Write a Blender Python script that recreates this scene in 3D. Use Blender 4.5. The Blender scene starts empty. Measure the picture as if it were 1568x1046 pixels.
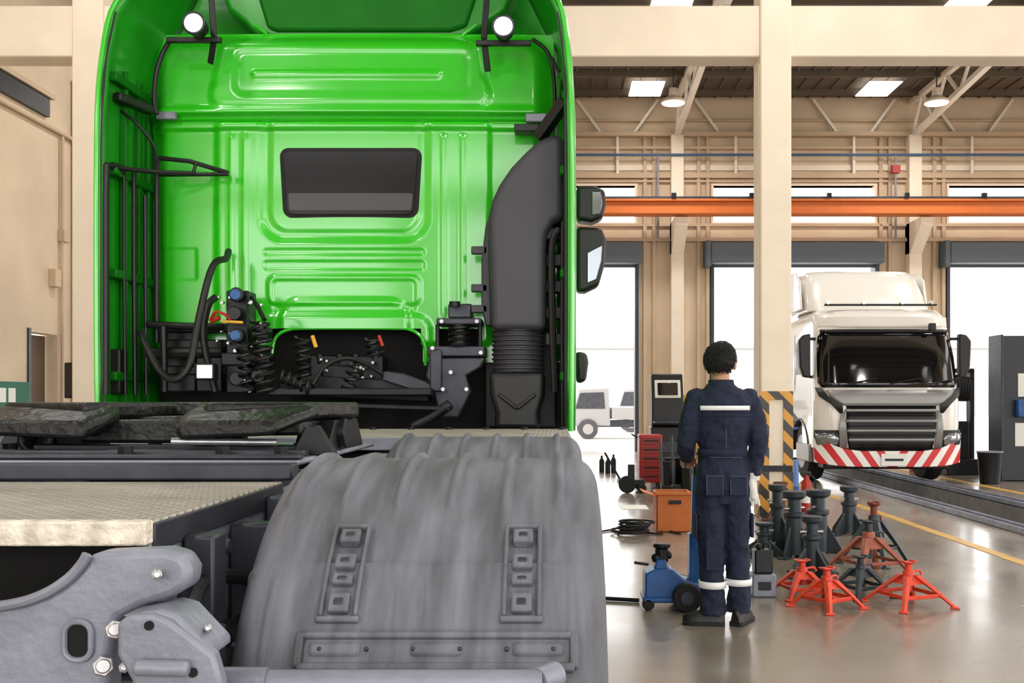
import bpy, bmesh, math, random
from mathutils import Vector, Matrix, noise, Euler
random.seed(7)
VX, HY, F, CH = 850.0, 612.0, 1524.0, 1.4     # lens measurements (vanishing point, horizon, focal, eye height)
def at(px, py, Y):
    return ((px-VX)*Y/F, CH-(py-HY)*Y/F)
def X_(px, Y): return (px-VX)*Y/F
def Z_(py, Y): return CH-(py-HY)*Y/F

# ------------------------------------------------------------------ materials
def lin(c):
    o=[]
    for v in c:
        v=v/255.0
        o.append(v/12.92 if v<=0.04045 else ((v+0.055)/1.055)**2.4)
    return o
def mat(name, rgb, rough=.5, metal=0, var=0, vs=4, bump=0, bs=60, coat=0, emis=0, stretch=(1,1,1), rvar=0, spec=.5, cior=1.5, crough=.04):
    m=bpy.data.materials.new(name); m.use_nodes=True
    nt=m.node_tree; N=nt.nodes; L=nt.links
    b=N['Principled BSDF']
    c=lin(rgb)
    b.inputs['Base Color'].default_value=(*c,1)
    b.inputs['Roughness'].default_value=rough
    b.inputs['Metallic'].default_value=metal
    b.inputs['Specular IOR Level'].default_value=spec
    b.inputs['Coat Weight'].default_value=coat
    b.inputs['Coat Roughness'].default_value=crough
    b.inputs['Coat IOR'].default_value=cior
    if emis:
        b.inputs['Emission Color'].default_value=(*c,1); b.inputs['Emission Strength'].default_value=emis
    tc=N.new('ShaderNodeTexCoord'); mp=N.new('ShaderNodeMapping')
    mp.inputs['Scale'].default_value=stretch
    L.new(tc.outputs['Object'],mp.inputs['Vector'])
    nz=N.new('ShaderNodeTexNoise'); nz.inputs['Scale'].default_value=vs; nz.inputs['Detail'].default_value=6
    L.new(mp.outputs[0],nz.inputs['Vector'])
    if var:
        r=N.new('ShaderNodeValToRGB')
        r.color_ramp.elements[0].position=.3; r.color_ramp.elements[1].position=.7
        r.color_ramp.elements[0].color=(*[x*(1-var) for x in c],1)
        r.color_ramp.elements[1].color=(*[min(1,x*(1+var)) for x in c],1)
        L.new(nz.outputs['Fac'],r.inputs['Fac']); L.new(r.outputs[0],b.inputs['Base Color'])
    if rvar:
        mr=N.new('ShaderNodeMapRange'); mr.inputs['From Min'].default_value=.3; mr.inputs['From Max'].default_value=.7
        mr.inputs['To Min'].default_value=max(.02,rough-rvar); mr.inputs['To Max'].default_value=rough+rvar
        L.new(nz.outputs['Fac'],mr.inputs['Value']); L.new(mr.outputs[0],b.inputs['Roughness'])
    if bump:
        n2=N.new('ShaderNodeTexNoise'); n2.inputs['Scale'].default_value=bs; n2.inputs['Detail'].default_value=4
        L.new(mp.outputs[0],n2.inputs['Vector'])
        bp=N.new('ShaderNodeBump'); bp.inputs['Strength'].default_value=bump; bp.inputs['Distance'].default_value=.02
        L.new(n2.outputs['Fac'],bp.inputs['Height']); L.new(bp.outputs[0],b.inputs['Normal'])
    return m
def stripes(name, ca, cb, period, sx=1, sz=1, absx=False, rough=.4):
    m=mat(name,ca,rough); nt=m.node_tree; N=nt.nodes; L=nt.links; b=N['Principled BSDF']
    tc=N.new('ShaderNodeTexCoord'); s=N.new('ShaderNodeSeparateXYZ'); L.new(tc.outputs['Object'],s.inputs[0])
    def mth(op,a,bv=None):
        n=N.new('ShaderNodeMath'); n.operation=op
        for i,v in enumerate((a,bv)):
            if v is None: continue
            if isinstance(v,(int,float)): n.inputs[i].default_value=v
            else: L.new(v,n.inputs[i])
        return n.outputs[0]
    x=s.outputs['X']
    if absx: x=mth('ABSOLUTE',x)
    xy=x if absx else mth('ADD',x,s.outputs['Y'])
    v=mth('ADD',mth('MULTIPLY',xy,sx/period),mth('MULTIPLY',s.outputs['Z'],sz/period))
    g=mth('GREATER_THAN',mth('FRACT',v),.5)
    mx=N.new('ShaderNodeMix'); mx.data_type='RGBA'
    mx.inputs['A'].default_value=(*lin(ca),1); mx.inputs['B'].default_value=(*lin(cb),1)
    L.new(g,mx.inputs['Factor']); L.new(mx.outputs['Result'],b.inputs['Base Color'])
    return m
def chequer(name, rgb):
    m=mat(name,rgb,.6,.1,var=.2,vs=5); nt=m.node_tree; N=nt.nodes; L=nt.links; b=N['Principled BSDF']
    tc=N.new('ShaderNodeTexCoord')
    outs=[]
    for a in (45,-45):
        mp=N.new('ShaderNodeMapping'); mp.inputs['Rotation'].default_value=(0,0,math.radians(a))
        w=N.new('ShaderNodeTexWave'); w.inputs['Scale'].default_value=12
        L.new(tc.outputs['Object'],mp.inputs[0]); L.new(mp.outputs[0],w.inputs['Vector']); outs.append(w.outputs['Fac'])
    mm=N.new('ShaderNodeMath'); mm.operation='MAXIMUM'; L.new(outs[0],mm.inputs[0]); L.new(outs[1],mm.inputs[1])
    bp=N.new('ShaderNodeBump'); bp.inputs['Strength'].default_value=1; bp.inputs['Distance'].default_value=.02
    L.new(mm.outputs[0],bp.inputs['Height']); L.new(bp.outputs[0],b.inputs['Normal'])
    return m

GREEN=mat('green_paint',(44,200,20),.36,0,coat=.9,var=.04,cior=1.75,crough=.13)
GREENF=mat('green_paint_mid_shade',(20,148,20),.42,0,coat=.35,var=.06,crough=.15)  # same green darkened, shade put into the fairing and deflector colour
GREEND=mat('green_paint_deep_shade',(12,108,14),.5,0,var=.1,spec=.2)  # green darkened further, shade painted into the recess and fairing insides
BLACK=mat('black_plastic',(16,16,18),.45,0,bump=.1,bs=200)
BLACKM=mat('black_metal',(30,31,34),.4,.5,var=.3,vs=8)
DARK=mat('dark_void',(9,9,10),.9)  # near-black standing in for unlit holes, gaps and the space under the cab
CHAR=mat('charcoal_plastic',(60,60,67),.5,0,var=.1,bump=.15,bs=300)
RUB=mat('rubber',(22,22,23),.75,0,var=.2)
GREY=mat('frame_grey',(132,136,150),.45,.2,var=.26,vs=7,bump=.12,bs=60)
GREYD=mat('dark_grey_steel',(62,65,73),.45,.5,var=.25,vs=10)
STEEL=mat('steel',(180,180,182),.35,.8,var=.2,vs=30)
FEND=mat('dusty_fender_plastic',(104,106,114),.66,0,var=.46,vs=3.0,bump=.22,bs=70,stretch=(8,1.3,1.3),rvar=.12,spec=.35)
GREASE=mat('greased_steel',(13,15,14),.42,0,var=.6,vs=9,bump=.45,bs=22,spec=.4)
DECK=chequer('chequer_plate',(190,184,174))
DECKE=mat('deck_edge',(224,214,198),.7,0,var=.35,vs=30,bump=.6,bs=50)
WHITE=mat('white_paint',(236,232,225),.25,0,coat=.8)
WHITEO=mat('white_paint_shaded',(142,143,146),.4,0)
GLASS=mat('dark_glass',(10,12,15),.06,0,coat=.3)
CABGL=mat('tinted_window',(7,8,12),.16,0,spec=.25)
CHROME=mat('chrome',(215,215,218),.12,1)
LENS=mat('lamp_lens',(245,245,240),.1,0,emis=1.0)
HEAD=mat('headlight_glass',(150,155,160),.08,.7)
SILVER=mat('silver_paint',(150,150,150),.38,.3)
BLUEC=mat('blue_cap',(30,90,150),.4)
REDC=mat('red_paint',(170,30,22),.4,0,var=.1)
YEL=mat('yellow_paint',(215,165,45),.5,0,var=.1)
ORG=mat('orange_red_paint',(214,64,36),.45,0,var=.22,vs=14)
STGREY=mat('stand_grey_green',(46,54,62),.45,.3,var=.3,vs=12)
BLUE=mat('blue_paint',(22,82,145),.4,0,var=.2,vs=9)
NAVY=mat('navy_fabric',(29,35,58),.9,0,var=.22,vs=9,bump=.5,bs=28)
REFL=mat('reflective_tape',(228,228,228),.5,emis=.12)  # slight glow added in place of light thrown back by the tape
SKIN=mat('skin',(196,145,115),.55,0,var=.06)
GLOVE=mat('white_glove',(222,220,215),.85,0,bump=.4,bs=120)
HAIR=mat('black_hair',(15,13,13),.5,0,var=.2,vs=40)
WALL=mat('tan_wall',(212,192,166),.85,0,var=.08,vs=1.2,bump=.1,bs=30)
WALLD=mat('tan_panel',(197,175,148),.85,0,var=.1,vs=1.2)
CREAM=mat('cream_concrete',(236,222,203),.75,0,var=.05,vs=2,bump=.1,bs=40)
CEIL=mat('brown_ceiling',(100,88,76),.9,0,var=.15,vs=1)
TRUSS=mat('truss_paint',(234,226,212),.6)
ORGB=mat('orange_crane_paint',(205,108,42),.55,0,var=.05)
HOUS=mat('roller_housing',(88,98,108),.6)
PIPEB=mat('blue_pipe',(60,95,130),.5)
CARD=mat('orange_box_plastic',(196,104,44),.6,0,var=.12)
PAPER=mat('paper',(235,235,230),.8)
GRNB=mat('green_board',(30,105,80),.7)
HAZ=stripes('hazard_stripes',(212,152,58),(56,52,50),.26,1,1)
CHEV=stripes('chevron_red_white',(205,40,45),(238,236,232),.26,1,-.7,absx=True)
SKYL=mat('skylight_panel',(255,252,245),.5,emis=3)
LAMPE=mat('lamp_diffuser',(255,248,238),.5,emis=1.2)
FLOORM=mat('polished_floor',(132,122,110),.25,0,var=.16,vs=.9,bump=.03,bs=4,rvar=.09,coat=.25,crough=.12)
PITM=mat('pit_concrete',(120,118,114),.7,0,var=.2)
OUTM=mat('outdoor_concrete',(225,220,214),.9,0,var=.05)
LINEY=mat('yellow_floor_line',(206,160,70),.4,var=.2,vs=6)

# ------------------------------------------------------------------ geometry builder
def catmull(pts,k=6):
    P=[Vector(p) for p in pts]; P=[2*P[0]-P[1]]+P+[2*P[-1]-P[-2]]; out=[]
    for i in range(1,len(P)-2):
        for j in range(k):
            t=j/k; a,b,c,d=P[i-1],P[i],P[i+1],P[i+2]
            out.append(.5*((2*b)+(c-a)*t+(2*a-5*b+4*c-d)*t*t+(3*b-a-3*c+d)*t**3))
    out.append(P[-2]); return out
class B:
    def __init__(s): s.bm=bmesh.new()
    def loft(s,rings,cap=True,closed=True):
        V=[[s.bm.verts.new(p) for p in r] for r in rings]; n=len(V[0])
        for a,b in zip(V,V[1:]):
            for i in range(n if closed else n-1):
                j=(i+1)%n
                try: s.bm.faces.new((a[i],a[j],b[j],b[i]))
                except ValueError: pass
        if cap and closed:
            for r in (V[0][::-1],V[-1]):
                try: s.bm.faces.new(r)
                except ValueError: pass
        return s
    def box(s,c,d,rot=None):
        M=Matrix.Translation(c)
        if rot is not None: M=M@Euler(rot).to_matrix().to_4x4()
        M=M@Matrix.Diagonal((d[0],d[1],d[2],1))
        bmesh.ops.create_cube(s.bm,size=1,matrix=M); return s
    def b2(s,x0,x1,y0,y1,z0,z1):
        return s.box(((x0+x1)/2,(y0+y1)/2,(z0+z1)/2),(abs(x1-x0),abs(y1-y0),abs(z1-z0)))
    def cyl(s,p0,p1,r0,r1=None,n=16,cap=True):
        r1=r0 if r1 is None else r1
        p0=Vector(p0);p1=Vector(p1);d=(p1-p0).normalized()
        u=d.orthogonal().normalized(); v=d.cross(u)
        R=[]
        for p,r in ((p0,r0),(p1,r1)):
            R.append([p+(u*math.cos(2*math.pi*i/n)+v*math.sin(2*math.pi*i/n))*r for i in range(n)])
        return s.loft(R,cap)
    def beam(s,p0,p1,w,h,up=(0,0,1)):
        p0=Vector(p0);p1=Vector(p1);d=(p1-p0).normalized(); l=d.cross(Vector(up)).normalized(); n=l.cross(d)
        return s.loft([[p+l*a*w/2+n*b*h/2 for a,b in ((-1,-1),(1,-1),(1,1),(-1,1))] for p in (p0,p1)])
    def tube(s,pts,r,n=8,smooth=0,closed=False):
        if smooth: pts=catmull(pts,smooth)
        P=[Vector(p) for p in pts]; m=len(P)
        rr=r if isinstance(r,(list,tuple)) else None
        u=None; R=[]
        for i in range(m):
            d=(P[min(i+1,m-1)]-P[max(i-1,0)]).normalized()
            u=d.orthogonal().normalized() if u is None else (u-d*u.dot(d)).normalized()
            v=d.cross(u)
            q=r if rr is None else rr[int(i*(len(rr)-1)/(m-1)+.5)]
            R.append([P[i]+(u*math.cos(2*math.pi*k/n)+v*math.sin(2*math.pi*k/n))*q for k in range(n)])
        return s.loft(R)
    def limb(s,data,n=20):
        return s.loft([[Vector((x+rx*math.cos(2*math.pi*i/n),y+ry*math.sin(2*math.pi*i/n),z)) for i in range(n)] for x,y,z,rx,ry in data])
    def taper(s,pts,rs,n=14):
        for i in range(len(pts)-1):
            s.cyl(pts[i],pts[i+1],rs[i],rs[i+1],n)
        for p,r in zip(pts,rs): s.sph(p,(r,r,r),n,8)
        return s
    def helix(s,p0,p1,R,r,turns,n=6):
        p0=Vector(p0);p1=Vector(p1);d=(p1-p0).normalized();u=d.orthogonal().normalized();v=d.cross(u);k=int(turns*12)
        return s.tube([p0+(p1-p0)*(i/k)+(u*math.cos(i*math.pi/6)+v*math.sin(i*math.pi/6))*R for i in range(k+1)],r,n)
    def sph(s,c,r,nu=16,nv=10):
        if isinstance(r,(int,float)): r=(r,r,r)
        bmesh.ops.create_uvsphere(s.bm,u_segments=nu,v_segments=nv,radius=1,matrix=Matrix.Translation(c)@Matrix.Diagonal((r[0],r[1],r[2],1))); return s
    def torus(s,c,R,r,axis='z',n=28,m=8,sc=(1,1,1)):
        V=[]
        for i in range(n):
            a=2*math.pi*i/n; row=[]
            for j in range(m):
                b=2*math.pi*j/m; q=R+r*math.cos(b); p=(q*math.cos(a)*sc[0],q*math.sin(a)*sc[1],r*math.sin(b))
                if axis=='x': p=(p[2],p[0],p[1])
                if axis=='y': p=(p[0],p[2],p[1])
                row.append(s.bm.verts.new(Vector(c)+Vector(p)))
            V.append(row)
        for i in range(n):
            for j in range(m):
                s.bm.faces.new((V[i][j],V[(i+1)%n][j],V[(i+1)%n][(j+1)%m],V[i][(j+1)%m]))
        return s
    def prism(s,poly,a,b,plane='xz'):
        def f(p,q):
            return Vector((p[0],q,p[1])) if plane=='xz' else Vector((p[0],p[1],q)) if plane=='xy' else Vector((q,p[0],p[1]))
        return s.loft([[f(p,a) for p in poly],[f(p,b) for p in poly]])
def rrect(x0,z0,x1,z1,r,k=5):
    o=[]
    for cx,cz,a0 in ((x1-r,z1-r,0),(x0+r,z1-r,90),(x0+r,z0+r,180),(x1-r,z0+r,270)):
        for i in range(k+1):
            a=math.radians(a0+90*i/k); o.append((cx+r*math.cos(a),cz+r*math.sin(a)))
    return o
class G:
    def __init__(s,name,loc=(0,0,0),world=True,rotz=0,scale=1):
        s.name=name;s.loc=Vector(loc);s.world=world;s.rotz=rotz;s.scale=scale;s.parts={}
    def p(s,part,m,bevel=0,mods=None,seg=2,ang=35):
        if part not in s.parts: s.parts[part]=(B(),m,bevel,mods,seg,ang)
        return s.parts[part][0]
    def done(s):
        e=bpy.data.objects.new(s.name,None); bpy.context.collection.objects.link(e)
        e.location=s.loc; e.rotation_euler=(0,0,s.rotz); e.scale=(s.scale,)*3; e.empty_display_size=.1
        for nm,(b,m,bev,mods,seg,ang) in s.parts.items():
            bm=b.bm
            if s.world: bmesh.ops.translate(bm,verts=bm.verts,vec=-s.loc)
            bmesh.ops.recalc_face_normals(bm,faces=bm.faces)
            me=bpy.data.meshes.new(nm); bm.to_mesh(me); bm.free()
            for p in me.polygons: p.use_smooth=True
            me.set_sharp_from_angle(angle=math.radians(ang))
            me.materials.append(m)
            o=bpy.data.objects.new(nm,me); bpy.context.collection.objects.link(o); o.parent=e
            if bev:
                q=o.modifiers.new('b','BEVEL'); q.width=bev; q.segments=seg; q.limit_method='ANGLE'; q.angle_limit=math.radians(40)
            if mods: mods(o)
        return e
def single(name,b,m,loc=None,bevel=0):
    bm=b.bm
    bmesh.ops.recalc_face_normals(bm,faces=bm.faces)
    if loc is None: loc=(0,0,0)
    bmesh.ops.translate(bm,verts=bm.verts,vec=-Vector(loc))
    me=bpy.data.meshes.new(name); bm.to_mesh(me); bm.free(); me.materials.append(m)
    o=bpy.data.objects.new(name,me); o.location=loc; bpy.context.collection.objects.link(o)
    if bevel:
        q=o.modifiers.new('b','BEVEL'); q.width=bevel; q.segments=2
    return o
def solid(t,off=-1):
    def f(o):
        q=o.modifiers.new('s','SOLIDIFY'); q.thickness=t; q.offset=off
    return f

# ------------------------------------------------------------------ room shell
XL,XR,YB,YF,ZC=-8.5,17.0,27.0,-8.0,9.6
def cells(b,us,vs,holes,fn):
    for i in range(len(us)-1):
        for j in range(len(vs)-1):
            cu=(us[i]+us[i+1])/2; cv=(vs[j]+vs[j+1])/2
            if any(h[0]<cu<h[1] and h[2]<cv<h[3] for h in holes): continue
            fn(us[i],us[i+1],vs[j],vs[j+1])
def wallh(name,holes,u0,u1,v0,v1,fn_axis,m):
    b=B()
    us=sorted({u0,u1,*[h[0] for h in holes],*[h[1] for h in holes]}); vs=sorted({v0,v1,*[h[2] for h in holes],*[h[3] for h in holes]})
    cells(b,us,vs,holes,lambda a,c,d,e: fn_axis(b,a,c,d,e))
    return single(name,b,m)
doors=[(-8.3,-4.1),(-2.05,2.2),(4.26,8.69),(10.64,15.07)]
hb=[]
for a,c in doors:
    hb.append((a,c,0,5.1)); hb.append((a,c,6.2,7.2))
wallh('wall_back',hb,XL,XR,0,ZC,lambda b,a,c,d,e:b.b2(a,c,YB,YB+.3,d,e),WALL)
hf=[(-7.5,-3,0,5.2),(-1.5,3,0,5.2),(4.5,9,0,5.2),(10.5,15,0,5.2),(-7.5,15,6.2,7.4)]
wallh('wall_front',hf,XL,XR,0,ZC,lambda b,a,c,d,e:b.b2(a,c,YF-.3,YF,d,e),WALL)
hr=[(-5,-.5,0,5.1),(2,6.5,0,5.1),(9,13.5,0,5.1),(16,20.5,0,5.1),(-5,22,6.2,7.4)]
wallh('wall_right',hr,YF,YB,0,ZC,lambda b,a,c,d,e:b.b2(XR,XR+.3,a,c,d,e),WALL)
wallh('wall_left',[(16.1,17.0,0,2.5)],YF,YB,0,ZC,lambda b,a,c,d,e:b.b2(XL-.3,XL,a,c,d,e),WALL)
wallh('ceiling',[],XL,XR,YF,YB,lambda b,a,c,d,e:b.b2(a,c,d,e,ZC,ZC+.2),CEIL)
pit=(4.98,6.02,9.5,24.0)
wallh('floor',[pit],XL,XR,YF,YB,lambda b,a,c,d,e:b.b2(a,c,d,e,-.12,0),FLOORM)
b=B(); b.b2(4.86,4.98,9.5,24,-1.3,-.0);b.b2(6.02,6.14,9.5,24,-1.3,0);b.b2(4.98,6.02,9.5,24,-1.35,-1.25);b.b2(4.98,6.02,9.4,9.5,-1.3,0);b.b2(4.98,6.02,24,24.1,-1.3,0)
single('floor_inspection_pit',b,PITM)
g=G('pit_edge_rail',(5.5,16,0))
for x in (4.9,6.1):
    q=g.p('rails',GREY,.01); q.b2(x-.06,x+.06,9.4,24,0.0,.07); q.b2(x-.012,x+.012,9.4,24,.07,.1)
g.done()
b=B(); b.b2(3.95,4.07,-6,26,.0,.004); b.b2(6.9,7.02,6,26,0,.004)
single('trim_floor_lines',b,LINEY)
b=B(); b.b2(-60,80,YB+.3,120,-.3,-.02); single('outdoor_ground',b,OUTM)
b=B(); b.b2(-60,80,-60,YF-.3,-.3,-.02); b.b2(XR+.3,80,YF-.3,YB+.3,-.3,-.02); single('outdoor_ground',b,OUTM)

# back wall articulation
g=G('wall_back_pilasters',(3.28,YB,0))
q=g.p('columns',CREAM,.02); q2=g.p('panel_ribs',WALLD,.01)
for x in (-3.1,3.28,9.66,16.0):
    q.b2(x-.17,x+.17,YB-.35,YB,0,8.5); 
    q.prism([(YB,6.15),(YB-1.15,6.15),(YB-1.15,5.95),(YB-.35,5.3),(YB,5.3)],x-.17,x+.17,'yz')
    for dx in (-.85,-.6,.6,.85): q2.b2(x+dx-.05,x+dx+.05,YB-.1,YB,0,8.5)
g.done()
g=G('trim_back_wall_girts',(3.28,YB,7.5))
q=g.p('girts',WALLD,.01)
for z,h,d in ((8.55,.12,.25),(8.2,.08,.15),(7.45,.14,.15),(7.3,.06,.12),(6.12,.08,.1),(5.72,.1,.16),(8.95,.05,.1)):
    q.b2(XL,XR,YB-d,YB-.001,z-h/2,z+h/2)
g.p('light_bands',CREAM,.01).b2(XL,XR,YB-.06,YB,7.6,7.75)
q=g.p('knee_braces',TRUSS)
for x0 in (-3.1,3.28,9.66):
    for k in range(2):
        cx=x0+6.38*(k*.5+.25)
        q.beam((cx-1.1,YB-.12,9.5),(cx-.45,YB-.12,8.6),.07,.07,(0,1,0)); q.beam((cx+1.1,YB-.12,9.5),(cx+.45,YB-.12,8.6),.07,.07,(0,1,0))
        q.beam((cx,YB-.12,8.55),(cx,YB-.12,7.5),.07,.07,(0,1,0))
g.done()
for i,(a,c) in enumerate(doors):
    g=G('door_%d'%(i+1),((a+c)/2,YB,0))
    q=g.p('frame',GREYD,.01); q.b2(a-.06,a+.04,YB-.12,YB+.3,0,5.1); q.b2(c-.04,c+.06,YB-.12,YB+.3,0,5.1)
    q=g.p('roller_housing',HOUS,.03); q.b2(a-.1,c+.1,YB-.5,YB,5.05,5.6)
    q.b2(a-.25,a-.1,YB-.5,YB,4.95,5.65); 
    g.p('curtain_hem',HOUS).b2(a,c,YB-.05,YB+.02,4.98,5.1)
    g.done()
    g=G('window_%d'%(i+1),((a+c)/2,YB,6.2))
    q=g.p('frame',CREAM); q.b2(a-.04,c+.04,YB-.05,YB+.3,6.14,6.2); q.b2(a-.04,c+.04,YB-.05,YB+.3,7.2,7.26)
    for x in (a,c): q.b2(x-.03,x+.03,YB-.05,YB+.3,6.2,7.2)
    g.done()
g=G('overhead_crane_rail',(3,25.9,6.2))
q=g.p('girder',ORGB,.01); q.b2(XL+.05,XR-.05,25.75,26.05,6.22,6.52); q.b2(XL+.05,XR-.05,25.65,26.15,6.52,6.58); q.b2(XL+.05,XR-.05,25.65,26.15,6.2,6.24)
g.p('running_rail',GREYD).b2(XL+.05,XR-.05,25.86,25.94,6.6,6.68)
q=g.p('conductor_clips',BLACKM)
for x in range(-7,16,2): q.b2(x,x+.12,25.6,25.7,6.6,6.72)
g.done()
g=G('wall_pipe_run',(3,26.6,7.9))
g.p('blue_pipe',PIPEB).cyl((XL,26.6,7.94),(XR,26.6,7.94),.035)
q=g.p('drops',GREY)
for x in (2.75,9.1): q.cyl((x,26.6,7.94),(x,26.6,5.7),.03)
g.p('valve',REDC).b2(9.0,9.2,26.5,26.7,7.45,7.65)
g.done()
g=G('portal_beam',(0,12,5.4)); 
q=g.p('beam',CREAM,.02); q.b2(XL,XR,11.85,12.2,Z_(94,12),Z_(16,12)); 
g.done()
def column(x,name='support_column'):
    g=G(name,(x,12,0)); q=g.p('shaft',CREAM,.02)
    q.b2(x-.185,x+.185,11.8,12.22,0,ZC)
    g.p('corner_strip',CREAM,.005).b2(x-.195,x-.185,11.85,12.15,1.5,5.4)
    g.done()
for x in (-5.55,2.62,10.8): column(x)
# corner guard angles plus top band with hazard stripes
b=B(); x=2.62
for s in (-1,1):
    b.b2(x+s*.2,x+s*.085,11.78,11.797,0,1.5); b.b2(x+s*.187,x+s*.2,11.797,12.0,0,1.5)
b.b2(x-.085,x+.085,11.78,11.797,1.40,1.5); b.b2(x-.085,x+.085,11.78,11.797,.0,.08)
single('column_guard',b,HAZ,(x,12,0),.003)
b=B(); b.b2(x-.19,x+.19,11.77,11.779,.55,.62); single('trim_column_strap',b,BLACKM)
for x in (-3.1,3.28,9.66,16.0):
    g=G('roof_truss',(x,18,ZC)); q=g.p('chords',TRUSS,.005); w=g.p('webs',TRUSS)
    ylist=[27,25.4,23.8,22.2,20.6,19.0,17.4,15.8,14.2]
    lo=[8.5,8.62,8.75,8.87,9.0,9.0,9.0,9.0,9.0]
    for i in range(len(ylist)-1):
        q.beam((x,ylist[i]-.02,lo[i]),(x,ylist[i+1],lo[i+1]),.15,.12)
        q.beam((x,ylist[i]-.02,9.45),(x,ylist[i+1],9.45),.15,.12)
        w.beam((x,ylist[i]-.05,lo[i]),(x,(ylist[i]+ylist[i+1])/2,9.45),.07,.07,(1,0,0)); w.beam((x,(ylist[i]+ylist[i+1])/2,9.45),(x,ylist[i+1],lo[i+1]),.07,.07,(1,0,0))
    g.done()
g=G('ceiling_purlins',(3,10,ZC)); q=g.p('purlins',CEIL)
for i in range(22): 
    y=26.3-i*1.5; q.b2(XL,XR,y-.05,y+.05,ZC-.16,ZC)
q=g.p('decking_ribs',CEIL)
for i in range(60): 
    x=XL+.2+i*.42; q.b2(x,x+.06,14,YB-.05,ZC-.04,ZC)
g.done()
k=0
for x in (-4,2.36,8.35,14.4):
    for y in (25.7,20.0,14.2,7,1):
        b=B(); b.b2(x-.42,x+.42,y-.6,y+.6,ZC-.19,ZC-.17); k+=1
        single('window_%d'%(4+k),b,SKYL,(x,y,ZC-.18))
for x in (-5,2.85,9.2,14.9):
    for y in (24.0,16.5,9.0,1.5,-5):
        g=G('high_bay_lamp',(x,y,8.6))
        g.p('reflector',CREAM).limb([(x,y,8.55,.3,.3),(x,y,8.6,.29,.29),(x,y,8.72,.12,.12),(x,y,8.9,.1,.1)])
        g.p('diffuser',LAMPE).cyl((x,y,8.53),(x,y,8.55),.27,n=24)
        g.p('rod',GREYD).cyl((x,y,8.9),(x,y,ZC-.005),.015)
        g.done()
        ld=bpy.data.lights.new('bay_light','AREA'); ld.shape='DISK'; ld.size=.9; ld.energy=150; ld.color=(1,.96,.9)
        lo=bpy.data.objects.new('bay_light',ld); lo.location=(x,y,8.45); bpy.context.collection.objects.link(lo)

# left wall items
g=G('wall_vent_slot',(XL,14,6.3)); g.p('vent',BLACKM,.01).b2(XL,XL+.08,12.2,16.6,6.1,6.42); 
g.p('frame',WALLD).b2(XL,XL+.12,12.1,16.7,6.42,6.5); g.done()
g=G('wall_conduit',(XL,16,3)); q=g.p('pipes',WALLD)
q.cyl((XL+.06,8,5.95),(XL+.06,18,5.95),.035); q.cyl((XL+.06,17.05,0.1),(XL+.06,17.05,5.9),.03); q.cyl((XL+.06,17.5,.1),(XL+.06,17.5,7),.05)
g.p('junction_boxes',WALLD,.01).b2(XL,XL+.12,16.7,16.9,3.3,3.6)
g.p('clamps',WALLD,.01).b2(XL,XL+.12,17.0,17.2,4.1,4.3); g.done()
g=G('door_5',(XL,16.5,0)); g.p('leaf',mat('brown_door',(95,78,60),.6),.01).b2(XL-.25,XL-.2,16.12,16.98,.01,2.48); g.p('frame',GREYD,.005).b2(XL+.002,XL+.03,16.02,16.1,0,2.56); g.done()
g=G('notice_board',(XL+.03,15.3,1.2)); g.p('board',GRNB,.005).b2(XL+.01,XL+.05,14.2,16.0,.7,1.68)
q=g.p('papers',PAPER)
for i in range(6):
    for j in range(3):
        if random.random()<.8: q.b2(XL+.05,XL+.055,14.3+i*.27,14.5+i*.27,.78+j*.29,1.0+j*.29)
g.done()
g=G('workshop_computer_cart',(-7.35,15.6,0))
g.p('cabinet',GREYD,.02).b2(-7.7,-7.1,15.3,15.9,.08,1.1); q=g.p('monitor',BLACK,.02); q.b2(-7.65,-7.1,15.5,15.56,1.42,1.98); q.b2(-7.42,-7.36,15.53,15.6,1.1,1.5)
g.p('screen',GLASS).b2(-7.62,-7.13,15.49,15.5,1.46,1.94)
q=g.p('castors',RUB)
for x in (-7.62,-7.18):
    for y in (15.38,15.82): q.cyl((x-.02,y,.045),(x+.02,y,.045),.045)
g.done()

# ------------------------------------------------------------------ wheel helper
def wheel(g,tag,cx,cy,cz,r,w,face=1):
    q=g.p('tyre_'+tag,RUB)
    pr=[(.0,.60),(.04,.8),(.06,.93),(.16,.985),(.3,1),(.7,1),(.84,.985),(.94,.93),(.96,.8),(1,.60)]
    n=40
    q.loft([[Vector((cx-w/2+w*a,cy+r*b*math.cos(2*math.pi*i/n),cz+r*b*math.sin(2*math.pi*i/n))) for i in range(n)] for a,b in pr])
    q=g.p('rim_'+tag,SILVER)
    s=face*w/2
    q.loft([[Vector((cx+s*a,cy+r*b*math.cos(2*math.pi*i/n),cz+r*b*math.sin(2*math.pi*i/n))) for i in range(n)] for a,b in ((1.02,.58),(1.03,.54),(.6,.5),(.55,.25),(.95,.22),(.95,.02))])
    for i in range(10):
        a=i*math.pi/5; q.cyl((cx+s*.55,cy+r*.36*math.cos(a),cz+r*.36*math.sin(a)),(cx+s*.68,cy+r*.36*math.cos(a),cz+r*.36*math.sin(a)),.017,n=6)

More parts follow.
